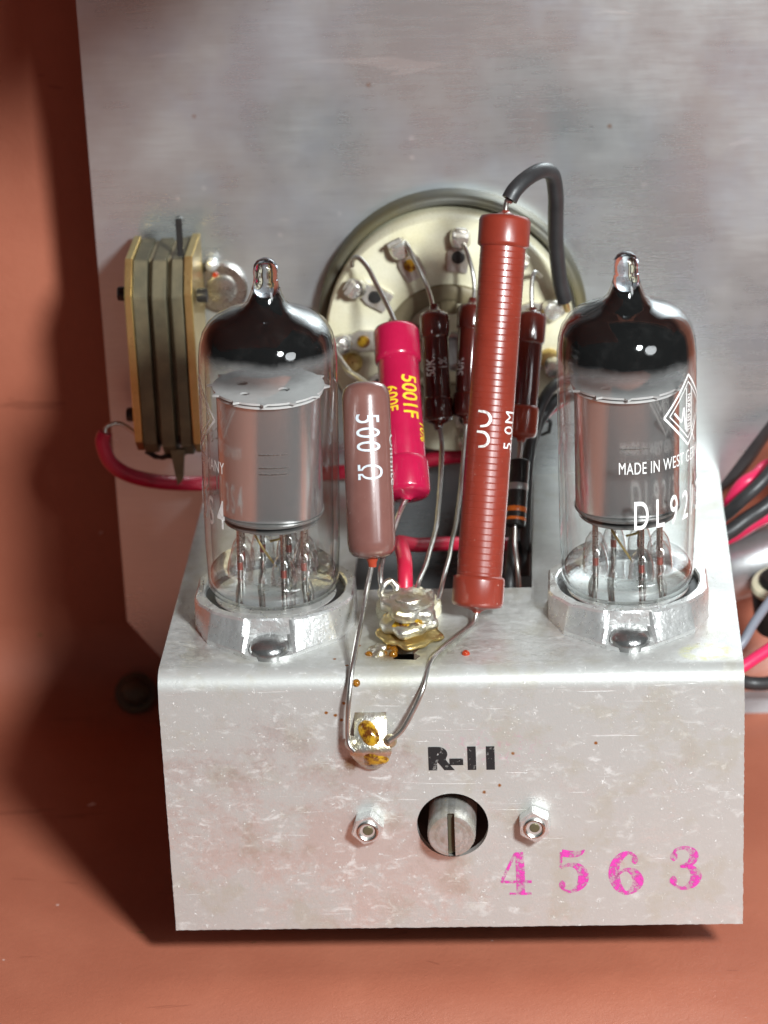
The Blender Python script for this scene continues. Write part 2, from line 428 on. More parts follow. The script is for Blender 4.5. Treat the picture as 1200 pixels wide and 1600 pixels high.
def amber():
    t = NT("amber_flux"); b = t.pbsdf((.55, .22, .02), .08); t.b.inputs['Transmission Weight'].default_value = .75; t.b.inputs['IOR'].default_value = 1.5
    return t.done(b)
def redresin():
    t = NT("red_resin"); b = t.pbsdf((.62, .06, .015), .08); t.b.inputs['Transmission Weight'].default_value = .5
    return t.done(b)
def fluxcrust():
    t = NT("brown_flux_film"); n = t.noise(.9, 4, .6); e = t.noise(1.5, 3, .6, off=(4, 2, 2))
    c = t.mixc(t.step(n, .38, .62), (.11, .032, .006), (.52, .30, .02))
    return t.done(t.pbsdf(c, .1, .15, e, .08, .7, .6))
M_FLUX = amber(); M_RESIN = redresin(); M_CRUST = fluxcrust()
M_GLASS = glass_thin("tube_glass"); M_GLASSIN = glass_thin("tube_glass_inner", (.985, .985, .985), .55, 0.0)
def solidglass():
    t = NT("glass_button"); g = t.n('ShaderNodeBsdfGlass'); g.inputs['IOR'].default_value = 1.5; g.inputs['Roughness'].default_value = .02
    g.inputs[0].default_value = (.98, .985, .98, 1)
    tr = t.n('ShaderNodeBsdfTransparent'); tr.inputs[0].default_value = (.97, .97, .97, 1)
    mx = t.n('ShaderNodeMixShader'); mx.inputs[0].default_value = .5; t.l(tr.outputs[0], mx.inputs[1]); t.l(g.outputs[0], mx.inputs[2])
    return t.done(mx.outputs[0])
M_BUTTON = solidglass(); M_BUTTONT = glass_thin('glass_button', (.97, .975, .97), 1.8, 0.0)
def getter(lo, hi):
    t = NT("getter_mirror")
    sx = t.n('ShaderNodeSeparateXYZ'); t.l(t.mm(), sx.inputs[0])
    nz = t.noise(.28, 4, .65)
    z = t.math('ADD', sx.outputs[2], t.math('MULTIPLY', t.math('SUBTRACT', nz, .5), 1.8))
    fac = t.step(z, lo, hi); top = t.step(sx.outputs[2], 41.2, 42.4, 1, 0); fac = t.math('MULTIPLY', fac, top)
    dk = t.step(z, lo + .8, hi); b = t.pbsdf(t.mixc(dk, (.52, .51, .51), (.007, .007, .007)), .07, t.mixf(dk, .9, 0.0), spec=.26)
    tr = t.n('ShaderNodeBsdfTransparent'); mx = t.n('ShaderNodeMixShader')
    t.l(fac, mx.inputs[0]); t.l(tr.outputs[0], mx.inputs[1]); t.l(b, mx.inputs[2])
    return t.done(mx.outputs[0])
def anode_mat():
    t = NT("grey_nickel_anode"); v = t.noise(1.2, 3, .6, stretch=(1.4, 1.4, .08)); n = t.noise(.9, 4, .6)
    c = t.mixc(v, (.72, .715, .71), (.78, .775, .77))
    return t.done(t.pbsdf(c, t.mixf(n, .20, .24), .90, v, .002))
M_ANODE = anode_mat()
def ink(name, c, wear=.5, rough=.5, scale=1.6, lo=.36, hi=.5):
    t = NT(name); n = t.noise(scale, 4, .7)
    f = t.mixf(t.step(n, lo, hi), 1 - wear, 1.0)
    b = t.pbsdf(c, rough); tr = t.n('ShaderNodeBsdfTransparent'); mx = t.n('ShaderNodeMixShader')
    t.l(f, mx.inputs[0]); t.l(tr.outputs[0], mx.inputs[1]); t.l(b, mx.inputs[2])
    return t.done(mx.outputs[0])
M_INKWHITE = ink("white_print", (.86, .86, .84), .25); M_INKWORN = ink("worn_white_print", (.8, .78, .74), .55)
M_INKPALE = ink("pale_blue_print", (.58, .63, .68), .3); M_INKYEL = ink("yellow_print", (.85, .58, .02), .2)
M_INKBLACK = ink("black_stamp_ink", (.012, .012, .013), .7, .55, 1.1, .33, .46)
M_INKPINK = ink("magenta_stamp_ink", (.66, .05, .38), .85, .5, .9, .40, .60)
M_INKFAINT = ink("faint_white_print", (.6, .58, .56), .75)

# ------------------------------------------------------------------ setting: painted case
YW = 86.0; ZF = -46.0
def case_sheet():
    bm = bmesh.new(); prof = [(-64, ZF - 2.5), (-63, ZF - .6), (-61, ZF), (-30, ZF), (YW - 14, ZF)]
    for k in range(1, 13):
        a = pi / 2 * k / 12; prof.append((YW - 14 + 14 * math.sin(a), ZF + 14 - 14 * math.cos(a)))
    return prof
prof = case_sheet()
b = B()
xs = [-320, -200, -100, -60, 0, 60, 100, 150]
def sheet(bm, prof):
    rows = [[bm.verts.new((x, y, z)) for x in xs] for y, z in prof]
    for a, c in zip(rows, rows[1:]):
        for i in range(len(xs) - 1): bm.faces.new((a[i], a[i + 1], c[i + 1], c[i]))
sheet(b.bm, prof); tag(b.put("floor", M_CASE, recalc=False), kind="structure")
b = B(); sheet(b.bm, [(YW, ZF + 14), (YW, 30), (YW, 105.9)]); tag(b.put("back_wall", M_CASE, recalc=False), kind="structure")
b = B(); b.prism([(-320, YW), (-320, -42), (5, -42), (5, 46), (150, 46), (150, YW)], 3, (0, 0, 106), (1, 0, 0), (0, 1, 0)); tag(b.put("added_shade_plate", M_CASE, smooth=False), kind="structure")  # unseen plate added above, outlined to shade the wall's upper left

# unseen painted sheet added left and in front, for orange reflections in the metal
b = B(); vs = [b.bm.verts.new((x, y, ZF - 3)) for x, y in ((-330, -66), (-85, -66), (-85, -230), (220, -230), (220, -420), (-330, -420))]
b.bm.faces.new(vs[::-1]); b.bm.normal_update()
if b.bm.faces[:] and list(b.bm.faces)[0].normal.z < 0: bmesh.ops.reverse_faces(b.bm, faces=b.bm.faces[:])
tag(b.put("added_reflector_sheet", M_CASE, smooth=False, recalc=False), kind="structure")

# ------------------------------------------------------------------ aluminium panel
D = 69.4
b = B()
pan = [(-54.0, 100), (-53.4, -23.8), (-47.5, -31.5), (-40, -36), (38, -36), (38, -4), (41.5, 1.0), (50, 13), (62, 24), (62, 100)]
b.prism([(x, z) for x, z in pan][::-1], 1.5, (0, D, 0), (1, 0, 0), (0, 0, 1))
for v in b.bm.verts: v.co.y = D + 1.5 if abs(v.co.y - D) > .1 else D
p = b.put("instrument_panel", M_PANEL, smooth=False)
tag(p, "large plain aluminium sheet panel standing upright behind the tubes", "panel")

# ------------------------------------------------------------------ chassis
H = 39.0; HW = 39.0; RB = 2.6; TH = 1.2
def rough_line(a, c, n, amp):
    out = []
    for i in range(n):
        u = i / n; q = (a[0] + (c[0] - a[0]) * u, a[1] + (c[1] - a[1]) * u)
        out.append((q[0] + random.uniform(-amp, amp), q[1] + random.uniform(-amp, amp)))
    return out
def circ(cx, cy, r, n=40): return [(cx + r * math.cos(2 * pi * k / n), cy + r * math.sin(2 * pi * k / n)) for k in range(n)]
bm = bmesh.new()
def take(src, fn):
    mp = {v: bm.verts.new(fn(v.co)) for v in src.verts}
    for f in src.faces:
        bm.faces.new([mp[v] for v in f.verts])
    src.free()
# top plate: x, y
slot = [(-14.5, D + 5), (-14.5, 27.0), (10.8, 27.0), (10.8, D + 5)]
top_out = [(-HW, RB)] + [(HW, RB), (HW, D - .05), (10.8, D - .05), (10.8, 27.0), (-14.5, 27.0), (-14.5, D - .05), (-HW, D - .05)]
hole_irr = [(-7.6, 4.2), (-4.6, 3.9), (-4.0, 5.1), (-4.9, 6.0), (-4.2, 7.3), (-5.2, 8.4), (-7.2, 8.2), (-7.9, 6.4)]
take(holed_plate(top_out, [hole_irr, circ(-24.3, 18.5, 8.2), circ(24.1, 19.9, 8.2)], TH), lambda c: Vector((c.x, c.y, c.z)))
# front plate: x, z
front_out = [(HW, -RB)] + [(-HW, -RB)] + rough_line((-HW - .05, -RB - 1), (-HW + .1, -H), 90, .025)[1:] + rough_line((-HW + .1, -H), (HW, -H + .3), 160, .045) + rough_line((HW, -H + .3), (HW + .05, -RB - 1), 110, .05)
take(holed_plate(front_out, [circ(-.2, -23.0, 4.85, 56)], TH), lambda c: Vector((c.x, -c.z, c.y)))
N = 20
rows = []
for k in range(N + 1):
    a = pi / 2 * k / N
    rows.append([bm.verts.new((x, RB - RB * math.sin(a), -RB + RB * math.cos(a))) for x in (-HW, -HW / 2, 0, HW / 2, HW)])
inner = []
for k in range(N + 1):
    a = pi / 2 * k / N; ri = RB - TH
    inner.append([bm.verts.new((x, RB - ri * math.sin(a), -RB + ri * math.cos(a))) for x in (-HW, HW)])
for a, c in zip(rows, rows[1:]):
    for i in range(4): bm.faces.new((a[i], c[i], c[i + 1], a[i + 1]))
for k in range(N):
    bm.faces.new((inner[k][0], inner[k][1], inner[k + 1][1], inner[k + 1][0]))
    bm.faces.new((rows[k][0], inner[k][0], inner[k + 1][0], rows[k + 1][0]))
    bm.faces.new((rows[k][4], rows[k + 1][4], inner[k + 1][1], inner[k][1]))
b = B(); b.bm.free(); b.bm = bm
chassis = b.put("chassis_bracket", M_FRONT, sharp=35)
tag(chassis, "bent aluminium chassis bracket carrying both tubes, stained and stamped on its front", "chassis")
chassis['mm'] = [0.0, 0.0, 0.0]

def on_front(bm, x, z, y=-.05):
    for v in bm.verts: v.co = Vector((x + v.co.x, y, z + v.co.y))
    return bm
t_ = text_bm("R-11", 4.3, 1.12, 1.04, .30, cut=0)
put_bm(on_front(t_, -3.2, -14.3), "black_stamp", M_INKBLACK, chassis)
digits = {
 '4': [[(1.55, 5.2, .25), (.15, 1.62, .30)], [(.05, 1.6, .28), (3.05, 1.6, .28)], [(1.9, 5.3, .72), (1.98, 3, .8), (1.98, .1, .78)], [(.9, .1, .24), (3.0, .1, .24)]],
 '5': [[(.55, 5.0, .75), (1.3, 4.85, .7), (2.2, 4.9, .55), (2.75, 5.35, .12)], [(.5, 5.1, .25), (.45, 3.2, .25)], [(.45, 3.1, .2), (1.2, 3.5, .35), (2.1, 3.25, .7), (2.6, 2.2, 1.0), (2.35, 1.0, .8), (1.5, .2, .35), (.75, .35, .25), (.45, .9, .25)], [(.25, 1.0, .4), (.55, 1.0, .95), (.85, 1.0, .4)]],
 '6': [[(2.6, 4.6, .25), (1.9, 5.15, .35), (1.1, 4.7, .7), (.55, 3.6, .9), (.45, 2.2, 1.0), (.85, .9, .8), (1.6, .15, .4), (2.4, .75, .8), (2.75, 1.7, 1.0), (2.35, 2.7, .8), (1.6, 3.05, .35), (.95, 2.6, .25), (.6, 2.0, .2)], [(2.15, 4.3, .4), (2.45, 4.3, .9), (2.75, 4.3, .4)]],
 '3': [[(.5, 4.2, .25), (.8, 4.9, .3), (1.6, 5.15, .38), (2.3, 4.75, .7), (2.5, 4.0, .85), (2.1, 3.2, .6), (1.2, 2.85, .25)], [(1.2, 2.85, .25), (2.1, 2.75, .55), (2.7, 1.8, 1.0), (2.4, .75, .85), (1.6, .15, .42), (.85, .35, .3), (.5, .9, .25)], [(.25, 4.1, .4), (.6, 4.1, .95), (.95, 4.1, .4)], [(.2, 1.1, .4), (.55, 1.1, 1.0), (.9, 1.1, .4)]],
}
for ch, x, z in (('4', 6.0, -33.8), ('5', 13.7, -33.6), ('6', 20.9, -33.9), ('3', 28.8, -33.2)):
    o = put_bm(on_front(stroke_bm([[(a_ * 1.42, b_ * 1.24, w_ * 1.5) for a_, b_, w_ in st_] for st_ in digits[ch]]), x, z, -.04 - .012 * random.random()), "stamped_digit", M_INKPINK, chassis)
    # lift overlapping strokes apart so no two faces share a plane
    for i, poly in enumerate(o.data.polygons):
        pass
    bm2 = bmesh.new(); bm2.from_mesh(o.data)
    seen = set(); k = 0
    for v in bm2.verts:
        if v in seen: continue
        stack = [v]; grp = []
        while stack:
            q = stack.pop()
            if q in seen: continue
            seen.add(q); grp.append(q); stack += [e.other_vert(q) for e in q.link_edges]
        for q in grp: q.co.y -= .006 * k * S
        k += 1
    bm2.to_mesh(o.data); bm2.free()

# solder tag on the chassis front
lug = thing("solder_tag", "small bent solder tag coated with amber flux on the chassis front", "solder tag", (-10.7, 0, -10.5))
b = B()
secs = [(-5.8, -.05, 2.1), (-7.0, -.7, 2.15), (-8.6, -1.9, 2.2), (-9.6, -2.5, 2.5), (-10.3, -2.8, 2.8), (-10.8, -2.6, 2.75), (-11.8, -2.0, 2.4), (-13.0, -1.3, 1.7), (-13.9, -.8, .9)]
R_ = []
for z, y, hw in secs:
    row = []
    for k in range(9):
        u = -1 + k / 4; row.append(b.bm.verts.new((-10.7 + u * hw, y + .25 * u * u - .1, z)))
    for k in range(9):
        u = 1 - k / 4; row.append(b.bm.verts.new((-10.7 + u * hw, min(y + .55 + .25 * u * u, -.02 if z > -13 else y + .5), z)))
    R_.append(row)
for a, c in zip(R_, R_[1:]):
    for k in range(18): b.bm.faces.new((a[k], a[(k + 1) % 18], c[(k + 1) % 18], c[k]))
b.bm.faces.new(R_[0]); b.bm.faces.new(R_[-1][::-1])
b.put("tag_body", M_SOLDER, lug, sharp=70)
b = B(); b.lathe([(0, .45), (.8, .38), (1.35, .1), (1.5, -.1)], (-10.9, -1.75, -8.0), (0, -.85, .52), 20, lambda r, z, th: (r * (1 + .22 * math.sin(2 * th + .6)), z)); b.put("flux_patch", M_CRUST, lug)
b = B(); b.lathe([(0, .4), (.9, .3), (1.5, .05), (1.7, -.2)], (-10.3, -2.0, -12.1), (0, -.85, -.5), 20, lambda r, z, th: (r * (1 + .18 * math.sin(3 * th)), z)); b.put("flux_patch", M_CRUST, lug)
b = B(); b.lathe([(0, .55), (.5, .45), (.95, .1), (1.1, -.3)], (-13.3, -1.8, -9.6), (-.4, -.9, .1), 16); b.put("solder_fillet", M_SOLDER, lug)
b = B(); b.lathe([(0, .5), (.5, .4), (.9, .1), (1.0, -.3)], (-8.0, -1.9, -9.2), (.5, -.85, .2), 16); b.put("solder_fillet", M_SOLDER, lug)

# slotted shaft
M_WORN = simple('worn_grey_metal', (.56, .55, .53), (.42, .39, .33), .42, .7, .6, .08, .1, bscale=1.6)
shaft = thing("slotted_shaft", "slotted knurled adjuster shaft in the round hole", "adjuster", (-.3, 0, -23.0))
b = B()
def knurl(r, z, th): return (r * (1 + (.018 if int(th / (2 * pi) * 96) % 2 else 0)) if r > 3.0 else r, z)
b.lathe([(3.2, -8), (3.2, 2.3), (3.0, 2.75), (2.5, 2.8), (2.35, 2.77), (2.2, 2.8), (1.7, 2.83), (1.55, 2.80), (1.4, 2.85), (0, 2.88)], (-.3, 0, -23.2), (0, -1, 0), 96, knurl)
ob = b.put("shaft_body", M_WORN, shaft, sharp=50)
# cut the slot with two bisects and drop its floor
bm2 = bmesh.new(); bm2.from_mesh(ob.data)
for sx in (-.48, .48):
    bmesh.ops.bisect_plane(bm2, geom=bm2.verts[:] + bm2.edges[:] + bm2.faces[:], plane_co=Vector((sx * S, 0, 0)), plane_no=Vector((1, 0, 0)), dist=1e-8)
kill = [f for f in bm2.faces if abs(f.calc_center_median().x) < .47 * S and f.calc_center_median().y < -1.2 * S]
bmesh.ops.delete(bm2, geom=kill, context='FACES'); bm2.to_mesh(ob.data); bm2.free()
b = B(); b.box((-.3, -.6, -23.2), (.94, 2.4, 6.2)); b.put("slot_floor", M_RINGM, shaft, smooth=False)
b = B(); b.lathe([(0, -9.5), (5.8, -9.5), (5.8, -8.0), (3.3, -8.0), (0, -8)], (-.3, 0, -23.2), (0, -1, 0), 40); b.put("shaft_bushing", M_DARK, shaft)
b = B(); b.box((0, 17, -20.5), (26, 14, 33), None, .6); b.put("added_hole_block", M_DARK, shaft)  # unseen dark block added so the ragged top hole shows black

# two hex nuts
def hexnut(x, z, label, rot):
    o = thing("hex_nut", label, "nut", (x, 0, z), "hex nuts on the chassis front")
    b = B(); hexp = [(2.3 * math.cos(rot + pi / 3 * k), 2.3 * math.sin(rot + pi / 3 * k)) for k in range(6)]
    b.prism(hexp, 2.2, (x, -.05, z), (1, 0, 0), (0, 0, 1))
    for v in b.bm.verts: v.co.y = -.05 if abs(v.co.y + .05) < .1 else -2.1
    bmesh.ops.bevel(b.bm, geom=[e for e in b.bm.edges], offset=.13, segments=2, affect='EDGES')
    b.jitter(.24, .7, x); b.put("nut_body", M_SADDLE, o, sharp=25)
    b = B(); b.lathe([(1.5, 1.7), (1.48, 2.3), (1.3, 2.42), (1.12, 2.3), (1.08, 2.05)], (x, 0, z), (0, -1, 0), 20); b.put("screw_end", M_STEEL, o)
    b = B(); b.lathe([(1.12, 2.12), (.8, 2.0), (.6, 2.2), (0, 2.24)], (x, 0, z), (0, -1, 0), 24); b.put("hole_shade_disc", M_RINGM, o)  # dark disc on the solid nut stands in for a shaded hollow
    return o
hexnut(-11.6, -22.6, "shiny hex nut left of the slotted shaft, sitting on a bare pinkish patch", .25)
hexnut(10.9, -22.4, "hex nut right of the slotted shaft, above the magenta number", .6)

cb = B(); cb.box((0, 42, -31), (70, 44, 14), None, .8)
tag(cb.put("added_shade_block", M_DARK, origin=(0, 42, -37), sharp=30), "dark block added under the chassis to deepen the shadow, glimpsed through the slot in its top", "added light blocker")  # added dark block, stops light passing under the chassis
# flux drops
def drop(name, label, p, r, m, n=(0, 0, 1)):
    b = B(); b.lathe([(r, -.1), (r, .15 * r), (r * .85, .6 * r), (r * .5, .9 * r), (0, r)], p, n, 20)
    return tag(b.put(name, m, origin=p), label, "drop")
drop("flux_drop", "round amber drop on the chassis bend beside the lead", (-12.4, .35, -1.6), .55, M_FLUX, (0, -.8, .6))
drop("resin_drop", "tiny red drop lying on the chassis top", (2.1, 5.5, 0), .55, M_RESIN)

# ------------------------------------------------------------------ tube sockets
def socket(x, y, label, hs=1.0):
    o = thing("tube_socket", label, "tube socket", (x, y, 0), "aluminium tube sockets")
    def P(th, r): return (x + r * math.sin(th), y - r * math.cos(th))
    n = 180
    def polyr(poly, th):
        dx, dy = math.sin(th), -math.cos(th); best = 99
        for (x0, y0), (x1, y1) in zip(poly, poly[1:] + poly[:1]):
            ex, ey = x1 - x0, y1 - y0; den = dx * ey - dy * ex
            if abs(den) < 1e-9: continue
            tt = (x0 * ey - y0 * ex) / den; uu = (x0 * dy - y0 * dx) / den
            if tt > 0 and -1e-6 <= uu <= 1 + 1e-6: best = min(best, tt)
        return best
    q_ = [(11.0, -3.4), (8.9, -8.6), (2.9, -13.7), (1.5, -14.4)]
    bpoly = [(px, py) for px, py in q_] + [(-px, py) for px, py in q_[::-1]] + [(-px, -py) for px, py in q_] + [(px, -py) for px, py in q_[::-1]]
    q_ = [(10.9, -4.2), (8.0, -8.1), (4.0, -10.5), (2.0, -10.8)]
    tpoly = [(px, py) for px, py in q_] + [(-px, py) for px, py in q_[::-1]] + [(-px, -py) for px, py in q_] + [(px, -py) for px, py in q_[::-1]]
    def base_r(th): return polyr(bpoly, th)
    def top_r(th): return min(polyr(tpoly, th), base_r(th) - .05)
    def mid(th, u):
        r = base_r(th) + (top_r(th) - base_r(th)) * u
        if abs(r * math.sin(th)) < 3.1: r = min(r, 10.75 + .3 * (1 - u) + .12 * (r * math.sin(th)) ** 2 * (1 - u))
        return r
    rings = []
    b = B()
    spec = [(lambda th: base_r(th), 0.02), (lambda th: base_r(th) - .02, .55), (lambda th: mid(th, .06), .62), (lambda th: mid(th, .5), 2.6), (lambda th: mid(th, .97), 4.6), (lambda th: top_r(th) - .25, 4.9), (lambda th: 9.95, 4.95), (lambda th: 9.7, 4.75), (lambda th: 9.7, 3.2)]
    for fn, z in spec:
        rg = []
        for k in range(n):
            th = 2 * pi * k / n; q = P(th, fn(th)); w = .09 * mnoise.noise(Vector((q[0] * .6, q[1] * .6, z)))
            z2 = z * hs if z > .7 else z; rg.append(b.bm.verts.new((q[0] + w, q[1] + w, z2 + w * .8 if z > .5 else z)))
        rings.append(rg)
    for a, c in zip(rings, rings[1:]):
        for k in range(n): b.bm.faces.new((a[k], a[(k + 1) % n], c[(k + 1) % n], c[k]))
    b.put("saddle", M_SADDLE, o, sharp=20)
    b = B(); b.lathe([(0, 3.9 * hs), (9.75, 3.9 * hs), (9.75, 0), (8, -6), (0, -6)], (x, y, 0), seg=40); b.put("socket_body", M_DARK, o)
    b = B(); b.lathe([(0, 3.9 * hs + .15), (8.3, 3.9 * hs + .15), (8.4, 3.9 * hs + .05)], (x, y, 0), seg=40); b.put("base_brightener", M_SADDLE, o)  # light disc added in place of reflections that brighten the glass base
    for sg in (-1, 1):
        b = B(); b.lathe([(2.75, 0.1), (2.75, 1.0), (2.6, 1.5), (2.1, 2.0), (1.2, 2.35), (0, 2.45)], (x, y + sg * 12.0, 0), (0, sg * .12, 1), 32); b.put("rivet", M_STEEL if sg > 0 else M_RIVET, o)
    return o
M_RIVET = simple("grey_rivet", (.36, .36, .355), (.28, .28, .275), .22, .85, .5, .04)
socket(-24.4, 18.5, "six sided aluminium tube socket under the tube lettered MANY, near the brass plate stack", .92)
socket(24.1, 19.9, "six sided aluminium tube socket under the DL92 tube beside the yellow ink ring", .87)

# ------------------------------------------------------------------ vacuum tubes (local millimetres, z up from the glass base)
def tube(label, loc, rot, lo, hi, text_az, type_shift):
    o = thing("vacuum_tube", label, "vacuum tube", loc, "miniature vacuum tubes")
    o['mm'] = [0.0, 0.0, 0.0]
    prof = [(0, -.55), (6.5, -.75), (8.1, -.75), (8.75, -.4), (9.05, .4), (9.08, 2.6), (9.12, 3.4), (9.25, 6), (9.3, 10), (9.32, 18), (9.35, 26), (9.36, 30.5), (9.32, 33), (9.15, 34.8), (8.75, 36.3), (8.05, 37.5), (7.0, 38.4), (5.6, 39.05), (4.3, 39.5), (3.3, 40.05), (2.6, 40.8), (2.15, 41.8), (1.92, 42.6)]
    def bendf(r, z, th): return (r, z)
    b = B(); b.lathe(prof, seg=72); b.put("glass_envelope", M_GLASS, o, local=True, sharp=80)
    b = B(); b.lathe([(0, 41.4), (1.2, 41.6), (1.9, 42.62), (1.72, 43.2), (1.6, 44.2), (1.66, 45.0), (1.55, 45.8), (1.15, 46.4), (.55, 46.72), (0, 46.8)], seg=40); b.put("sealed_tip", M_TIP, o, local=True, sharp=80)
    pin = [(8.3, 2.8), (8.4, 6), (8.5, 18), (8.52, 30.5), (8.45, 33), (8.2, 34.8), (7.7, 36), (6.9, 37.1), (5.4, 38.0), (4.0, 38.6), (2.9, 39.3), (2.1, 40.2), (1.5, 41.2), (.9, 42.0), (0, 42.3)]
    b = B(); b.lathe(pin, seg=64); b.put("inner_glass", M_GLASSIN, o, local=True, sharp=80)
    gp = [(9.05, 27.5), (9.08, 30.5), (9.04, 33), (8.86, 34.75), (8.45, 36.15), (7.75, 37.25), (6.75, 38.1), (5.4, 38.75), (4.1, 39.2), (3.05, 39.75), (2.35, 40.6), (1.9, 41.6), (1.7, 42.4)]
    b = B(); b.lathe(gp, seg=64); b.put("getter_coating", getter(lo, hi), o, local=True, sharp=80)
    b = B(); b.lathe([(0, -.3), (8.0, -.4), (8.5, .1), (8.62, 1.0), (8.6, 2.2), (8.1, 2.7), (5.0, 1.9), (0, 1.7)], seg=56); b.put("glass_button", M_BUTTONT, o, local=True, sharp=60)
    # electrodes
    def mica(z, r, name, m, teeth=True):
        n = 96; poly = []
        for k in range(n):
            th = 2 * pi * k / n; rr = r
            if teeth and k % 8 == 0: rr = r + .75
            poly.append((rr * math.cos(th), rr * .96 * math.sin(th)))
        holes = [circ(-3.6, .6, .75, 16), circ(-2.9, -3.4, .65, 16), circ(2.2, -1.6, .8, 16)] if teeth else []
        bm_ = holed_plate(poly, holes, .3)
        b = B(); take_into(b.bm, bm_, z); b.put(name, m, o, local=True, smooth=False)
    mica(28.9, 7.55, "upper_mica", M_MICA)
    mica(28.3, 7.3, "upper_mica", M_MICA, False)
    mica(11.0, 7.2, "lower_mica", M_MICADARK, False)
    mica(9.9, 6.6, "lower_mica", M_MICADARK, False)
    b = B(); n = 64; rows = []
    for z in (11.1, 12, 20, 27, 27.9):
        rows.append([b.bm.verts.new((7.05 * math.copysign(abs(math.cos(2 * pi * k / n)) ** .85, math.cos(2 * pi * k / n)), 5.9 * math.copysign(abs(math.sin(2 * pi * k / n)) ** .9, math.sin(2 * pi * k / n)), z)) for k in range(n)])
    for a, c in zip(rows, rows[1:]):
        for k in range(n): b.bm.faces.new((a[k], a[(k + 1) % n], c[(k + 1) % n], c[k]))
    b.put("anode", M_ANODE, o, local=True)
    for z in (18.3, 19.2, 21.1):
        b = B(); b.tube([(7.15 * math.cos(a), 6.0 * math.sin(a), z) for a in [math.radians(q) for q in range(262, 312, 6)]], .07, 6); b.put("seam_rib", M_STEEL, o, local=True)
    for k in range(7):
        a = math.radians(-90 + 22.5 + 45 * k); px, py = 4.75 * math.cos(a), 4.75 * math.sin(a)
        b = B(); b.tube([(px, py, -2), (px, py, 4), (px * 1.0, py * 1.0, 8.6 + .8 * (k % 2)), (px * 1.05, py, 9.6)], .38, 10); pn = b.put("pin", M_STEEL, o, local=True)
        b = B(); b.lathe([(1.75, 1.7), (1.75, 2.6), (1.6, 3.8), (1.25, 5.0), (.75, 5.8), (.40, 6.1)], (px, py, 0), seg=20); b.put("glass_bead", M_BEADG, pn, local=True)
        b = B(); b.tube([(px, py, 2.6), (px, py, 3.7)], .42, 10); b.put("copper_seal", M_COPPER, pn, local=True)
    for q in (((-3, -2, 9.4), (-1.2, -3, 6.5), (.6, -2.2, 3.2)), ((3.2, 1, 9.4), (1.6, -1, 7.2), (-.2, -1.8, 6.8))):
        b = B(); b.tube(q, .16, 8); b.put("lead_in", M_BRASS, o, local=True)
    # print round the glass
    rr = 9.42
    def put_round(bm_, z, th0, name):
        bm_ = wrap(bm_, (0, 0, 0), (0, 0, 1), rr, z, th0, 'round'); put_bm(bm_, name, M_INKWHITE, o, local=True)
    put_round(text_bm("MADE IN WEST GERMANY", 2.45, .56, 1.06, 0), 18.9, text_az, "printed_origin")
    put_round(text_bm("DL92/3S4", 5.9, .52, 1.5, .035), 10.9, text_az + .20 + type_shift, "printed_type")
    # diamond mark
    dm = stroke_bm([[(-4.6, 0, .32), (0, 5.0, .32)], [(0, 5.0, .32), (4.6, 0, .32)], [(4.6, 0, .32), (0, -5.0, .32)], [(0, -5.0, .32), (-4.6, 0, .32)],
                    [(-3.7, 0, .16), (0, 4.0, .16)], [(0, 4.0, .16), (3.7, 0, .16)], [(3.7, 0, .16), (0, -4.0, .16)], [(0, -4.0, .16), (-3.7, 0, .16)],
                    [(-2.9, .3, .3), (-1.5, -1.3, .3)], [(-1.5, -1.3, .3), (-1.0, .6, .3)], [(-1.0, .6, .3), (-.6, -2.6, .3)], [(-.4, 3.2, .18), (-.4, -3.0, .18)], [(.95, 3.0, .18), (.95, -3.0, .18)],
                    [(.9, -2.9, .2), (2.0, -5.0, .2)]])
    for ax_ in (0, 1):
        q = -5.0
        while q < 5:
            nn = Vector((1, 0, 0)) if ax_ == 0 else Vector((0, 1, 0))
            bmesh.ops.bisect_plane(dm, geom=dm.verts[:] + dm.edges[:] + dm.faces[:], plane_co=nn * q, plane_no=nn, dist=1e-6); q += .5
    lt = text_bm("TELEFUNKEN", 1.25, .9, .95, .02)
    for v in lt.verts: v.co = Vector((.72 - v.co.y, -3.1 + v.co.x * .82, 0))
    put_round(dm, 26.3, text_az + 1.16, "diamond_mark"); put_round(lt, 26.3, text_az + 1.16, "diamond_lettering")
    o['mm'] = list(map(float, loc)); o.rotation_euler = rot
    return o
def take_into(bm_, src, z):
    mp = {v: bm_.verts.new((v.co.x, v.co.y, v.co.z + z)) for v in src.verts}
    for f in src.faces: bm_.faces.new([mp[v] for v in f.verts])
    src.free()
def beadglass():
    t = NT("bead_glass"); b = t.pbsdf((.80, .80, .80), .04, .0); t.b.inputs['Transmission Weight'].default_value = .9; t.b.inputs['IOR'].default_value = 1.5
    tr = t.n('ShaderNodeBsdfTransparent'); mx = t.n('ShaderNodeMixShader'); mx.inputs[0].default_value = .5
    t.l(tr.outputs[0], mx.inputs[1]); t.l(b, mx.inputs[2]); return t.done(mx.outputs[0])
def tipglass():
    t = NT("tip_glass"); g = t.n('ShaderNodeBsdfGlass'); g.inputs['IOR'].default_value = 1.5; g.inputs['Roughness'].default_value = .01
    g.inputs[0].default_value = (.93, .95, .98, 1); return t.done(g.outputs[0])
M_TIP = tipglass(); M_BEADG = glass_thin('bead_glass', (.95, .95, .95), 3.2, 0.0); M_COPPER = simple("red_copper_seal", (.36, .10, .08), None, .3, .5)
tube("glass vacuum tube lettered MANY at its left edge, pale toothed disc under a dark dome", (-24.6, 18.5, 5.3), (0, .028, 0), 31.4, 35.4, -2.50, -.27)
tube("glass vacuum tube lettered DL92 and MADE IN WEST with a diamond mark", (24.1, 19.9, 4.65), (0, .004, 0), 28.9, 33.6, -.21, 0)

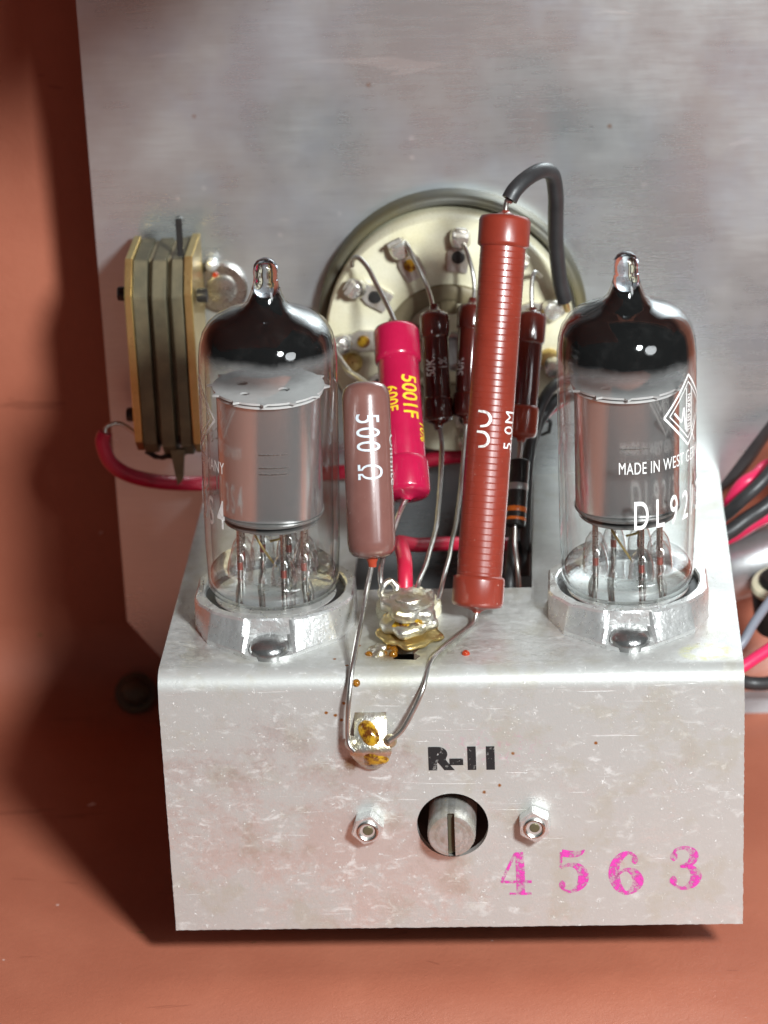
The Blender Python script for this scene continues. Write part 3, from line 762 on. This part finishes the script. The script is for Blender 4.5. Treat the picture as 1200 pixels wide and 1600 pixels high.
# ------------------------------------------------------------------ axial components
def axial(name, label, cat, p0, p1, r, capr, capl, mats, leads, ridges=None, taper=0.0, dome=.35, caps=True):
    """p0 lower end, p1 upper end of the body; leads = list of point lists"""
    p0, p1 = Vector(p0), Vector(p1); a = (p1 - p0).normalized(); L = (p1 - p0).length
    o = thing(name, label, cat, tuple(p0))
    body, cap, wire, wr = mats
    pr = [(0, .2), (r * .9, .2), (r, .7)] if caps else [(0, 0), (r * .45, .0), (r * .78, r * .12), (r * .94, r * .32), (r, r * .65)]
    if ridges:
        q = capl * .9
        while q < L - capl:
            pr += [(r, q), (r, q + ridges - .20), (r - .028, q + ridges - .10)]; q += ridges
    pr += [(r, L - .7), (r * .9, L - .2), (0, L - .2)] if caps else [(r, L - r * .65), (r * .94, L - r * .32), (r * .78, L - r * .12), (r * .45, L), (0, L)]
    b = B(); b.lathe(pr, p0, a, 56 if r > 2.6 else 36); b.put("body", body, o, sharp=8 if ridges else 60)
    if caps:
        for sg, q in ((1, p0), (-1, p1)):
            ax = a * sg
            cp = [(.5, -dome * 2.6), (.62, -dome * 2.0), (capr * .35, -dome * 1.1), (capr * .7, -dome * .55), (capr * .93, 0), (capr, .55), (capr, capl * .85), (capr - .04, capl - .25), (r + .01, capl)]
            b = B(); b.lathe(cp, q, ax, 48); b.put("end_cap", cap, o, sharp=60)
    for pts in leads:
        b = B(); b.tube(pts, wr, 12).jitter(.14, .16, len(pts)); b.put("lead", wire, o)
    o['axis'] = list(a); return o, p0, a
def mark(o, p0, a, r, txt, size, along, th, mode, m, sx=.75, bold=.03, space=1.0, name="printed_value"):
    bm_ = wrap(text_bm(txt, size, sx, space, bold), p0, a, r + .045, along, th, mode); return put_bm(bm_, name, m, o)

# big brick red resistor
o, p0, a = axial("tall_resistor", "tall brick red resistor printed 5.0M, leaning over the chassis slot", "resistor",
    (3.45, 15.6, 2.4), (8.15, 36.9, 51.2), 3.12, 3.55, 4.2, (M_BIGRED, M_BIGRED, M_TIN, .36),
    [[(3.4, 15.3, 1.9), (3.0, 14.3, .75), (2.4, 13.2, .45), (1.3, 11, .5), (-1.2, 6, .5), (-2.6, 2.6, .1), (-3.5, -.6, -2.0), (-5.0, -1.6, -5.0), (-6.5, -2.1, -7.5), (-8.2, -2.4, -8.9)],
     [(8.2, 37.1, 51.8), (8.35, 37.4, 53.2), (8.8, 37.2, 54.2)]], ridges=.88)
mark(o, p0, a, 3.12, "5.0M", 2.6, 21.5, 1.22, 'up', M_INKWHITE, .95, 0, 1.15)
cc = stroke_bm([[(2.2, 1.9, .3), (2.05, .7, .38), (1.2, .1, .42), (.35, .5, .36), (.1, 1.5, .28)], [(5.0, 1.9, .3), (4.8, .6, .38), (4.0, .05, .42), (3.15, .45, .36), (2.9, 1.45, .28)]])
bmesh.ops.subdivide_edges(cc, edges=cc.edges[:], cuts=1)
put_bm(wrap(cc, p0, a, 3.165, 21.6, -.02, 'up'), "printed_letters", M_INKWORN, o)
# black sleeve from its top to the switch
sl = thing("black_sleeve_wire", "thick black sleeved wire arching from the tall resistor's top", "wire", (8.9, 37, 53.2))
b = B(); b.tube([(8.75, 36.9, 53.7), (9.6, 37.6, 54.9), (11.2, 39.4, 55.9), (13.2, 42.2, 56.1), (14.6, 45.4, 54.6), (15.05, 47.6, 51.2), (15.0, 50, 47.2), (14.95, 53, 42.1), (15.4, 56.6, 35.2), (16.0, 58.3, 31.8)], 1.12, 18); b.put("sleeve", M_BLACKRUB, sl)
b = B(); b.tube([(15.8, 57.8, 32.8), (16.2, 58.7, 30.8), (16.4, 59.4, 29.8)], .55, 10); b.put("bare_end", M_BRASS, sl)
b = B(); b.tube([(8.4, 37.0, 53.5), (8.75, 37.4, 53.95), (9.05, 37.2, 53.65), (8.85, 36.7, 53.35)], .3, 8); b.put("bare_end", M_TIN, sl)

# brown 500 ohm
o, p0, a = axial("brown_resistor", "fat brown enamelled resistor printed 500 Ω beside the tube lettered MANY", "resistor",
    (-10.55, 14.2, 10.4), (-11.15, 24.1, 32.3), 3.28, 0, 0, (M_BROWN, M_BROWN, M_TIN, .36),
    [[(-10.55, 14.4, 11.2), (-10.6, 13.8, 9.6), (-11.0, 11.9, 7.9), (-11.6, 9.6, 5.6), (-12.2, 5, 2.9), (-12.8, .6, .6), (-13.3, -1.5, -2.6), (-13.6, -1.9, -5.2), (-13.75, -2.0, -8.2), (-13.5, -2.4, -9.6), (-12.8, -2.8, -10.3)]], caps=False)
mark(o, p0, a, 3.28, "500 Ω", 4.8, 19.6, -.45, 'down', M_INKPALE, .66, -.01, 1.18)
mark(o, p0, a, 3.28, "Ohmite", 2.5, 16.8, 1.12, 'down', M_INKFAINT, .9, .02, 1.0, "printed_script")
b = B(); b.lathe([(0, -1.3), (.55, -1.2), (.62, -.6), (.9, .1)], p0, a, 16); b.put("lead_collar", M_ORANGERED, o)

# crimson capacitor
o, p0, a = axial("crimson_capacitor", "crimson capped cylinder with yellow 5001F print behind the brown resistor", "capacitor",
    (-6.3, 28.4, 13.8), (-8.0, 46.2, 31.9), 2.95, 3.3, 5.2, (M_CRIMSON, M_CRIMSON, M_TIN, .38),
    [[(-14.9, 59.6, 37.2), (-14.6, 58.6, 38.6), (-13.6, 57, 39.2), (-12.2, 55.2, 38.2), (-10.8, 53, 36.2), (-9.3, 50, 34.3), (-8.1, 47.0, 32.8)],
     [(-6.4, 28, 13.4), (-7.2, 26, 12.4), (-8.0, 22, 11.2), (-9.0, 17, 10.2), (-9.4, 13, 8.8), (-9.0, 11, 6.0)]])
mark(o, p0, a, 2.95, "5001F", 3.3, 17.2, .12, 'down', M_INKYEL, .82, .04, 1.0)
mark(o, p0, a, 2.95, "600F", 2.5, 15.6, -.72, 'down', M_INKYEL, .8, .03, 1.0)
mark(o, p0, a, 2.95, "10%", 2.3, 10.4, .95, 'down', M_INKYEL, .8, .03, 1.0)

# three slim dark resistors
o, p0, a = axial("slim_resistor", "slim dark maroon resistor printed 50K 1% right of the crimson capacitor", "resistor",
    (-2.4, 46.2, 18.0), (-2.72, 52.0, 32.2), 1.9, 2.15, 3.4, (M_MAROON, M_MAROON, M_TIN, .34),
    [[(-6.8, 59.4, 40.6), (-6.2, 57.6, 40.2), (-4.9, 56, 37.7), (-3.7, 54.6, 35.1), (-2.75, 52.2, 32.6)],
     [(-2.4, 46, 17.6), (-2.1, 45, 16), (-2.0, 43.5, 14.2), (-2.1, 38, 11), (-2.4, 30, 8.6), (-3.1, 22, 7.6), (-4.2, 13, 7.4), (-4.6, 10.5, 6.2)]], dome=.55)
mark(o, p0, a, 1.9, "50K", 2.0, 6.2, -.12, 'up', M_INKWORN, .8, .03); mark(o, p0, a, 1.9, "1%", 1.9, 7.2, .85, 'up', M_INKFAINT, .8, .03)
o, p0, a = axial("slim_resistor", "slim dark maroon resistor half hidden behind the tall brick red resistor's left edge", "resistor",
    (1.75, 47.2, 18.2), (2.75, 54.2, 32.4), 1.95, 2.2, 3.4, (M_MAROON, M_MAROON, M_TIN, .32),
    [[(1.0, 59.6, 40.6), (1.9, 57.6, 40), (2.7, 56, 37.6), (3.0, 55, 35.2), (2.8, 54.4, 32.9)],
     [(1.7, 47, 17.6), (1.4, 45, 15.1), (.8, 40, 10.2), (.2, 32, 7.7), (-.4, 22, 7.4), (-1.0, 14, 6.9), (-1.6, 11, 5.6)]], dome=.5)
mark(o, p0, a, 1.95, "50K", 2.0, 5.6, -.5, 'up', M_INKFAINT, .8, .03)
o, p0, a = axial("slim_resistor", "slim dark resistor with a lighter orange red lower cap, right of the tall resistor", "resistor",
    (9.55, 46.2, 15.3), (11.35, 54.0, 31.2), 1.85, 2.15, 4.4, (M_MAROON, M_MAROON, M_TIN, .34),
    [[(12.6, 60, 34.8), (11.7, 57.4, 36.4), (11.35, 56, 35.2), (11.3, 54.6, 32.6), (11.35, 54.1, 31.6)], [(9.5, 46, 15), (9.25, 45, 13.6), (9.2, 44.2, 12.4)]])
o.children[1].data.materials.clear(); o.children[1].data.materials.append(M_ORANGERED); o.children[1]['label'] = "orange red lower end cap"

# carbon resistor with colour bands
cr_ = thing("banded_resistor", "black banded resistor, silver and orange rings, standing at the chassis slot", "resistor", (8.45, 38, 4.2))
p0 = Vector((8.5, 38.2, 4.6)); p1 = Vector((9.25, 44.0, 12.4)); a = (p1 - p0).normalized(); L = (p1 - p0).length
b = B(); b.lathe([(0, 0), (1.25, 0), (1.42, .15), (1.42, L - .12), (1.3, L), (.75, L), (.7, L - .25), (0, L - .25)], p0, a, 36); b.put("body", M_CARBON, cr_)
for s0, s1, m in ((5.2, 6.2, M_BANDSIL), (2.0, 2.75, M_BANDORG), (.75, 1.2, M_BANDORG)):
    b = B(); b.lathe([(1.43, s0), (1.45, s0 + .05), (1.45, s1 - .05), (1.43, s1)], p0, a, 36); b.put("colour_band", m, cr_)
b = B(); b.tube([(9.2, 43.9, 12.2), (9.22, 44.4, 13.2), (9.3, 45.3, 14.2)], .32, 10); b.put("lead", M_TIN, cr_)
b = B(); b.tube([(8.45, 38.0, 4.7), (8.4, 36.6, 2.2), (8.8, 34.5, -1.3), (9.0, 34, -8)], .32, 10); b.put("lead", M_TIN, cr_)

# ------------------------------------------------------------------ solder terminal on the chassis top
tm = thing("solder_terminal", "lumpy solder covered terminal post where the component leads meet", "terminal", (-5.8, 10.2, 0))
b = B(); b.lathe([(0, 0), (4.5, .02), (4.6, .5), (4.5, 1.4), (4.1, 1.75), (0, 1.8)], (-6.1, 19.2, 0), seg=48); b.put("ceramic_base", M_CERAMIC, tm)
def disc(z, r, tilt, seed, name, m, th=.9, cx=-5.6, cy=10.2, nd=5):
    b = B()
    def fn(rr, zz, t): return (rr * (1 + .10 * math.sin(nd * t + seed) + .05 * math.sin(9 * t + seed * 2)), zz + .18 * math.sin(2 * t + seed))
    b.lathe([(0, -th / 2), (r * .8, -th / 2), (r * .97, -th * .35), (r, 0), (r * .96, th * .35), (r * .8, th / 2), (0, th / 2)], (cx, cy, z), (math.sin(tilt) * .3, -.22, 1), 56, fn)
    b.jitter(.16, .9, seed); return b.put(name, m, tm, sharp=55)
b = B(); b.lathe([(2.6, 0), (2.4, 2), (2.5, 6), (2.2, 6.6), (0, 6.8)], (-5.6, 10.4, 0), seg=32); b.jitter(.25, .6, 4); b.put("post", M_SOLDER, tm)
disc(1.5, 4.3, .35, 1.0, "lower_washer", M_BRASS, .8)
disc(3.2, 3.9, -.5, 2.2, "solder_ring", M_SOLDER, 1.5)
disc(5.4, 3.7, .45, 3.1, "solder_ring", M_SOLDER, 1.9)
b = B(); b.lathe([(0, 1.0), (1.6, .85), (2.7, .35), (3.0, -.4)], (-5.4, 9.9, 6.1), (.1, -.3, 1), 28); b.jitter(.4, .8, 9); b.put("solder_cap", M_SOLDER, tm)
b = B(); b.lathe([(0, .8), (.8, .65), (1.4, .1), (1.5, -.5)], (-4.3, 8.2, 4.6), (.2, -.9, .3), 20); b.jitter(.3, .9, 5); b.put("flux_patch", M_CRUST, tm)
b = B(); b.lathe([(0, .5), (.7, .4), (1.2, .1), (1.3, -.4)], (-6.6, 7.6, 3.1), (-.2, -.9, .3), 20); b.jitter(.3, .9, 6); b.put("flux_patch", M_CRUST, tm)
b = B(); b.tube([(-8.6, 11.6, 5.0 + 0), (-9.3, 11.2, 6.3), (-9.0, 11.4, 7.6), (-8.1, 11.8, 8.0), (-7.3, 11.6, 7.4), (-7.2, 11, 6.2)], .5, 12); b.jitter(.15, .8, 3); b.put("hook", M_SOLDER, tm)
# solder splash beside the feed hole
b = B()
for k in range(12):
    q = (-8.8 + random.uniform(-1.9, 1.4), 6.7 + random.uniform(-1.4, 1.5), 0); rr = random.uniform(.35, 1.0)
    b.lathe([(rr, -.1), (rr, .1), (rr * .7, .5 * rr), (0, .7 * rr)], q, (random.uniform(-.3, .3), random.uniform(-.3, .3), 1), 14)
b.jitter(.25, .9, 2)
tag(b.put("solder_splash", M_SOLDER, origin=(-8.8, 6.7, 0), sharp=60), "lumpy bright solder splash beside the ragged hole in the chassis top", "solder")
b = B()
for k in range(7):
    q = (-8.6 + random.uniform(-2.4, 1.2), 6.6 + random.uniform(-1.7, 1.7), 0); rr = random.uniform(.3, .62)
    b.lathe([(rr, -.1), (rr, .2), (rr * .7, .8 * rr), (0, 1.05 * rr)], q, (0, 0, 1), 14)
b.jitter(.15, .9, 7)
tag(b.put("flux_residue", M_FLUX, origin=(-8.6, 6.6, 0)), "amber flux residue spread over the solder splash by the hole", "flux")

# ------------------------------------------------------------------ ceramic rotary switch on the panel
sx_, sz_ = -1.0, 25.2; ys = D - 8.0
sw = thing("rotary_switch", "round cream ceramic wafer with soldered lugs mounted on the panel", "rotary switch", (sx_, D, sz_))
b = B(); b.lathe([(20.1, 0), (20.1, 3.2), (19.8, 3.8), (19.4, 4.0), (18.8, 3.9), (18.5, 3.2), (18.5, 0)], (sx_ + .3, D, sz_ + .4), (0, -1, 0), 96); b.put("mounting_ring", M_RINGM, sw)
b = B(); b.lathe([(18.3, 0), (18.35, 7.3), (18.0, 7.9), (17.2, 8.1), (10, 8.0), (0, 8.0)], (sx_, D, sz_), (0, -1, 0), 96); b.put("ceramic_wafer", M_CERAMIC, sw)
b = B()
b.lathe([(9.8, 7.9), (9.8, 9.0), (9.4, 9.25), (7.6, 9.25), (7.3, 9.0), (7.3, 7.9)], (sx_, D, sz_ - 1.5), (0, -1, 0), 72)
hub = b.put("hub_ring", M_HUB, sw)
for k in range(6):
    an = math.radians(90 + 60 * k + (4 if k else 0)); b = B()
    b.box((sx_ + 6.7 * math.cos(an), D - 8.6, sz_ - 1.5 + 6.7 * math.sin(an)), (2.4, 1.3, 2.6), Matrix.Rotation(-an, 3, 'Y'), .15); b.put("hub_tooth", M_HUB, hub, sharp=30)
b = B(); b.lathe([(7.2, 8.0), (7.2, 8.5), (6.9, 8.7), (0, 8.7)], (sx_, D, sz_ - 1.5), (0, -1, 0), 60); b.put("rotor", M_CERAMIC, sw)
b = B(); b.lathe([(2.9, 8.6), (2.9, 9.7), (2.6, 10.0), (2.2, 9.9), (1.9, 9.5), (0, 9.4)], (sx_ + .6, D, sz_ - 1.8), (0, -1, 0), 36); b.put("spindle", M_SILVERCAN, sw)
for an_, rr in ((48, 5.2), (170, 5.4), (300, 5.3)):
    an = math.radians(an_); b = B(); b.box((sx_ + rr * math.cos(an), D - 8.75, sz_ - 1.5 + rr * math.sin(an)), (2.2, .2, .9), Matrix.Rotation(-an - .9, 3, 'Y')); b.put("rotor_slot", M_DARK, sw, smooth=False)
M_BRIGHT = simple('bright_solder', (.80, .79, .77), (.62, .58, .48), .25, .75, .5, .08, bscale=1.2)
M_LUG = simple("tinned_lug", (.70, .67, .62), (.46, .40, .31), .38, .7, .4, .08, bscale=1.2)
for k in range(11):
    an = math.radians(82.5 + 32.7 * k); ca, sa = math.cos(an), math.sin(an)
    ex, ez = Vector((ca, 0, sa)), Vector((-sa, 0, ca))
    c0 = Vector((sx_, D - 8.15, sz_))
    b = B(); poly = [(10.4, -1.5), (13.2, -1.65), (14.4, -1.1), (16.2, -1.4), (17.6, -.8), (17.6, .8), (16.2, 1.4), (14.4, 1.1), (13.2, 1.65), (10.4, 1.5)]
    b.prism([(x, y) for x, y in poly], .5, c0, ex, ez)
    for v in b.bm.verts:
        up_ = max(0, ((v.co - c0).dot(ex) - 14.2)) * .55
        v.co.y = (D - 8.12 if abs(v.co.y - c0.y) < .2 else D - 8.75) - up_
    lg = b.put("lug", M_LUG, sw, smooth=False)
    b = B(); c1 = c0 + ex * 15.9; c1.y -= 1.35
    b.lathe([(1.6, 0), (1.55, .7), (1.2, 1.35), (.7, 1.5), (0, 1.5)], c1, (0, -1, 0), 18); b.jitter(.22, .8, k); b.put("solder_bead", M_BRIGHT, lg)
    b = B(); b.lathe([(1.0, -.1), (.9, .16), (0, .2)], c1 + Vector((0, .55, 0)) - ex * 3.2, (0, -1, 0), 14); b.put("eyelet", M_CRUST if k % 2 else M_DARK, lg)
    if k not in (9,):
        b = B(); b.box(c0 + ex * (16.6 + .5 * (k % 2)) + Vector((0, -2.0, 0)), (.7, 2.6, 2.3), Matrix.Rotation(-an, 3, 'Y') @ Matrix.Rotation(.25, 3, 'Z'), .12); b.put("upright_tab", M_LUG, lg, sharp=30)
b = B(); b.lathe([(1.6, 7.9), (1.6, 8.8), (1.1, 9.4), (0, 9.5)], (sx_ - 14.6, D, sz_ - 3.6), (0, -1, 0), 24); b.put("rivet", M_BRASS, sw)
b = B(); b.lathe([(1.6, 7.9), (1.6, 8.8), (1.1, 9.4), (0, 9.5)], (sx_ + 14.6, D, sz_ - 3.6), (0, -1, 0), 24); b.put("rivet", M_BRASS, sw)

# ------------------------------------------------------------------ brass plate stack
st = thing("plate_stack", "stack of upright dark plates between two brass end plates with pointed tail", "plate stack", (-42.2, D, 28))
def splate(x0, th, y0, z0, z1, ch, name, m, bev=.12):
    poly = [(y0, z0 + ch * .5), (y0, z1 - ch), (y0 + ch * .75, z1), (D - 2, z1), (D - 2, z0), (y0 + ch * .5, z0)]
    b = B(); b.prism(poly, th, (x0, 0, 0), (0, 1, 0), (0, 0, 1), bev); return b.put(name, m, st, sharp=25)
splate(-47.6, 1.1, 53, 10.5, 40.0, 4.6, "end_plate", M_BRASS)
splate(-46.4, 2.0, 53.3, 10, 39.6, 4.6, "inner_plate", M_BRASSDARK)
splate(-43.6, 2.0, 53.0, 9.6, 39.6, 4.6, "inner_plate", M_BRASSDARK)
splate(-40.8, 1.6, 53.3, 9.6, 39.6, 4.6, "inner_plate", M_BRASSDARK)
splate(-44.4, .8, 55.2, 10.5, 39.2, 4.6, "spacer", M_HUB)
splate(-41.6, .8, 55.2, 10.5, 39.2, 4.6, "spacer", M_HUB)
splate(-38.9, 1.2, 53, 10.0, 40.2, 4.6, "end_plate", M_BRASS)
b = B(); b.prism([(-42.6, 11.2), (-40.4, 11.2), (-40.9, 6.4), (-41.8, 5.4)], .9, (0, 54.5, 0), (1, 0, 0), (0, 0, 1), .08); b.put("tail_lug", M_BRASSDARK, st, sharp=25)
b = B(); b.box((-39.6, 58, 42.6), (.9, .6, 5.6), None, .1); b.lathe([(.75, -.3), (.75, .3)], (-39.6, 58, 45.0), (0, 1, 0), 16); b.put("top_lug", M_DARK, st)
for x, z in ((-48.5, 34.5), (-48.5, 15.6), (-36.9, 34.0)):
    b = B(); b.lathe([(0, -.6), (.95, -.6), (1.05, -.2), (1.05, .9), (0, .9)], (x, 57.0, z), (1, 0, 0), 20); b.put("bolt_head", M_DARK, st)
b = B(); b.tube([(-40.6, 56, 9.9), (-41.5, 55.5, 9.3), (-43, 55, 9.6), (-45, 55.8, 9.2), (-46.6, 56.4, 9.8)], .4, 8); b.jitter(.3, .6, 8); b.put("lug_wire", M_DARK, st)
# bushing on the panel
bu = thing("panel_bushing", "small shiny round bushing on the panel beside the plate stack", "bushing", (-35.6, D, 33.2))
b = B(); b.lathe([(3.9, 0), (3.9, .5), (3.6, .7), (2.3, .7), (2.2, 1.0), (1.9, 1.1), (0, 1.0)], (-35.2, D, 31.0), (0, -1, 0), 40); b.put("collar", M_STEEL, bu, sharp=25)
b = B(); b.lathe([(1.0, .3), (.9, 1.6), (.5, 1.9), (0, 2.0)], (-36.4, D, 34.9), (0, -1, 0), 20); b.put("bushing_tip", M_SADDLE, bu)
b = B(); b.lathe([(.5, .6), (.45, 1.0), (0, 1.1)], (-36.0, D, 33.2), (0, -1, 0), 12); b.put("resin_spot", M_RESIN, bu)

# ------------------------------------------------------------------ wires
def wire(label, pts, r, m, cat="wire", name="insulated_wire"):
    p = tuple(pts[0]); b = B(); b.tube(pts, r, 16); return tag(b.put(name, m, origin=p), label, cat)
wl = thing("red_lead", "dark red lead curling below the plate stack and on behind the tube", "wire", (-52.7, 56, 11.8))
b = B(); b.tube([(-52.4, 56.2, 13.1), (-52.9, 56, 11.6), (-52.0, 56, 8.5), (-49.6, 57, 6.0), (-45.3, 60, 3.5), (-39.1, 64, 1.5), (-29.4, 65, 1.7), (-15.6, 65, 2.8), (-6.8, 64, 4.4), (0, 64, 5.3), (6.5, 64, 4.8)], 1.12, 16); b.put("insulation", M_REDPVC, wl)
b = B(); b.tube([(-52.5, 56.2, 12.8), (-52.2, 56.8, 13.8), (-50.4, 57.6, 14.0), (-48.0, 58, 12.0), (-46.4, 57.0, 9.8)], .3, 10); b.put("bare_end", M_TIN, wl)
wire("red insulated wire rising from the chassis slot and bending into the solder terminal", [(-6.1, 11.4, 5.8), (-6.1, 13.2, 8.4), (-6.3, 16, 9.5), (-6.9, 20, 9.5), (-7.4, 26, 7.6), (-5.6, 35, 3.3), (-1.5, 45, -.9), (3.9, 50, -3.2), (9.5, 55, -5.5)], 1.05, M_REDPVC)
wire("black wire curving over the slim resistor with the orange red cap", [(16.6, 59.6, 19.0), (14.4, 55.6, 19.6), (12.6, 52.4, 18.2), (11.4, 50.4, 15), (10.4, 48.4, 10), (9.9, 44, 3), (9.6, 40, -4)], .8, M_BLACKRUB)
wire("black wire dropping into the dark chassis slot behind the banded resistor", [(17.2, 59.8, 16.4), (14.8, 56.4, 17.0), (13.0, 53.2, 16.4), (11.4, 52, 13.6), (10.0, 50, 8.5), (8.4, 45, .9), (7.6, 36, -2.4), (7.4, 34, -10)], .95, M_BLACKRUB)
wire("short red wire stub near the black ring lug", [(19.5, 62, 17.0), (15.9, 60, 15.6), (13.4, 58.2, 14.4), (12.7, 56.4, 14.0)], .75, M_REDPVC)
b = B(); b.tube([(12.6 + 1.15 * math.cos(2 * pi * k / 6 + .3), 55.4, 13.3 + 1.5 * math.sin(2 * pi * k / 6 + .3)) for k in range(7)], .3, 8, spline=False); tag(b.put("ring_lug", M_DARK, origin=(12.6, 55.4, 13.3)), "small black open lug ring right of the slim resistors", "lug")
wire("grey wire looping from the switch's left lug behind the brown resistor", [(-19.0, 60.2, 27.2), (-18.6, 58.4, 25.8), (-17.2, 56, 24.3), (-15.5, 53, 23.2), (-14.1, 50, 23.4), (-12.6, 47, 23.4)], .5, M_TIN)

# cables on the right of the chassis
wire("glossy pink red cable end, uppermost at the right of the chassis", [(33, 66, -12), (38.2, 63, -6.5), (41.6, 61, .4), (44.2, 62, 2.0), (47, 66, 2.2), (56, 70, 1)], 1.08, M_PINKPVC, "cable", "cable")
wire("black cable crossing over the uppermost pink red cable at right", [(32, 60, -9), (38.4, 58, -3.4), (41.9, 57, .3), (44.9, 58, 2.8), (48.9, 62, 6.0), (56, 68, 10)], 0.96, M_BLACKRUB, "cable", "cable")
wire("thick black cable slanting up below the crossing pair at right", [(32, 55, -7), (39.0, 55, -4.5), (42.4, 56, -2.5), (45.7, 57, -.6), (49.7, 60, 1.6), (58, 64, 4)], 1.16, M_BLACKRUB, "cable", "cable")
wire("broad pink red cable beneath the thick black cable at right", [(34, 66, -12), (40.5, 65, -8.8), (43.9, 64, -6.2), (47.7, 64, -4.2), (57, 66, -1)], 1.36, M_PINKPVC, "cable", "cable")
wire("grey cable slanting up behind the lower right of the chassis", [(36, 43, -22), (40.9, 45, -18.1), (43.4, 48, -15.4), (46.9, 52, -12.6), (54, 57, -8)], 0.72, M_GREYPVC, "cable", "cable")
wire("pink red cable low beside the chassis's right edge", [(34, 38, -21.5), (40.1, 40, -19.6), (43.5, 42, -18.3), (47.9, 45, -16.7), (56, 50, -14)], 0.92, M_PINKPVC, "cable", "cable")
wire("black cable sagging lowest at the chassis's right edge", [(36, 47, -22), (39.7, 49, -24.8), (43, 50, -26.6), (47.4, 50, -26.0), (56, 52, -22)], 1.04, M_BLACKRUB, "cable", "cable")
wire("fat black cable climbing at the panel's cut lower right corner", [(36, 76, -6), (41, 76, -2), (45, 75.5, 4), (49.5, 75, 12), (56, 75, 22)], 2.40, M_BLACKRUB, "cable", "cable")
can = thing("capacitor_can", "dull silver can lying behind the cables at right", "capacitor", (46, 70, -17))
b = B(); b.lathe([(0, -9), (4.6, -9), (5.0, -8.4), (5.0, 8), (4.6, 8.6), (0, 8.6)], (47, 72, -15.5), (1, .2, .25), 40); b.put("can_body", M_SILVERCAN, can)
co = thing("cream_insulator", "cream ringed dark insulator just right of the chassis edge", "insulator", (47, 60, -15.5))
b = B(); b.lathe([(0, 0), (4.0, 0), (4.1, .6), (3.8, 1.1), (2.9, 1.2), (2.8, .9), (0, .9)], (47.6, 62, -16.2), (-.1, -.25, 1), 36); b.put("cream_ring", M_CERAMIC, co)
b = B(); b.lathe([(0, 0), (2.8, 0), (2.7, .7), (2.2, 1.2), (0, 1.3)], (47.6, 62, -15.2), (-.1, -.25, 1), 30); b.put("dark_core", M_DARK, co)
b = B(); b.lathe([(3.9, -7), (3.9, 0), (0, 0)], (47.5, 62.1, -16.4), (-.1, -.25, 1), 30); b.put("dark_body", M_DARK, co)
b = B(); b.prism([(38, ZF), (64, ZF), (64, ZF + 3.4), (38, ZF + 3.4)], 3, (0, 80, 0), (1, 0, 0), (0, 0, 1)); tag(b.put("mounting_strip", M_GREYBAND, smooth=False), "flat grey strip lying on the case floor at right", "strip")
so = thing("floor_screw", "blurred round screw on the case floor in shadow at left", "screw", (-57.5, 80.5, ZF))
b = B(); b.lathe([(3.4, .05), (3.4, .5), (2.4, .6), (2.3, 1.2), (1.8, 2.0), (1.0, 2.4), (0, 2.5)], (-54.6, 80.5, ZF + 4.2), (0, -.75, .66), seg=30); b.put("screw_head", M_RINGM, so)
for o in bpy.data.objects:
    for key in ('mm', 'axis'):
        if key in o: del o[key]
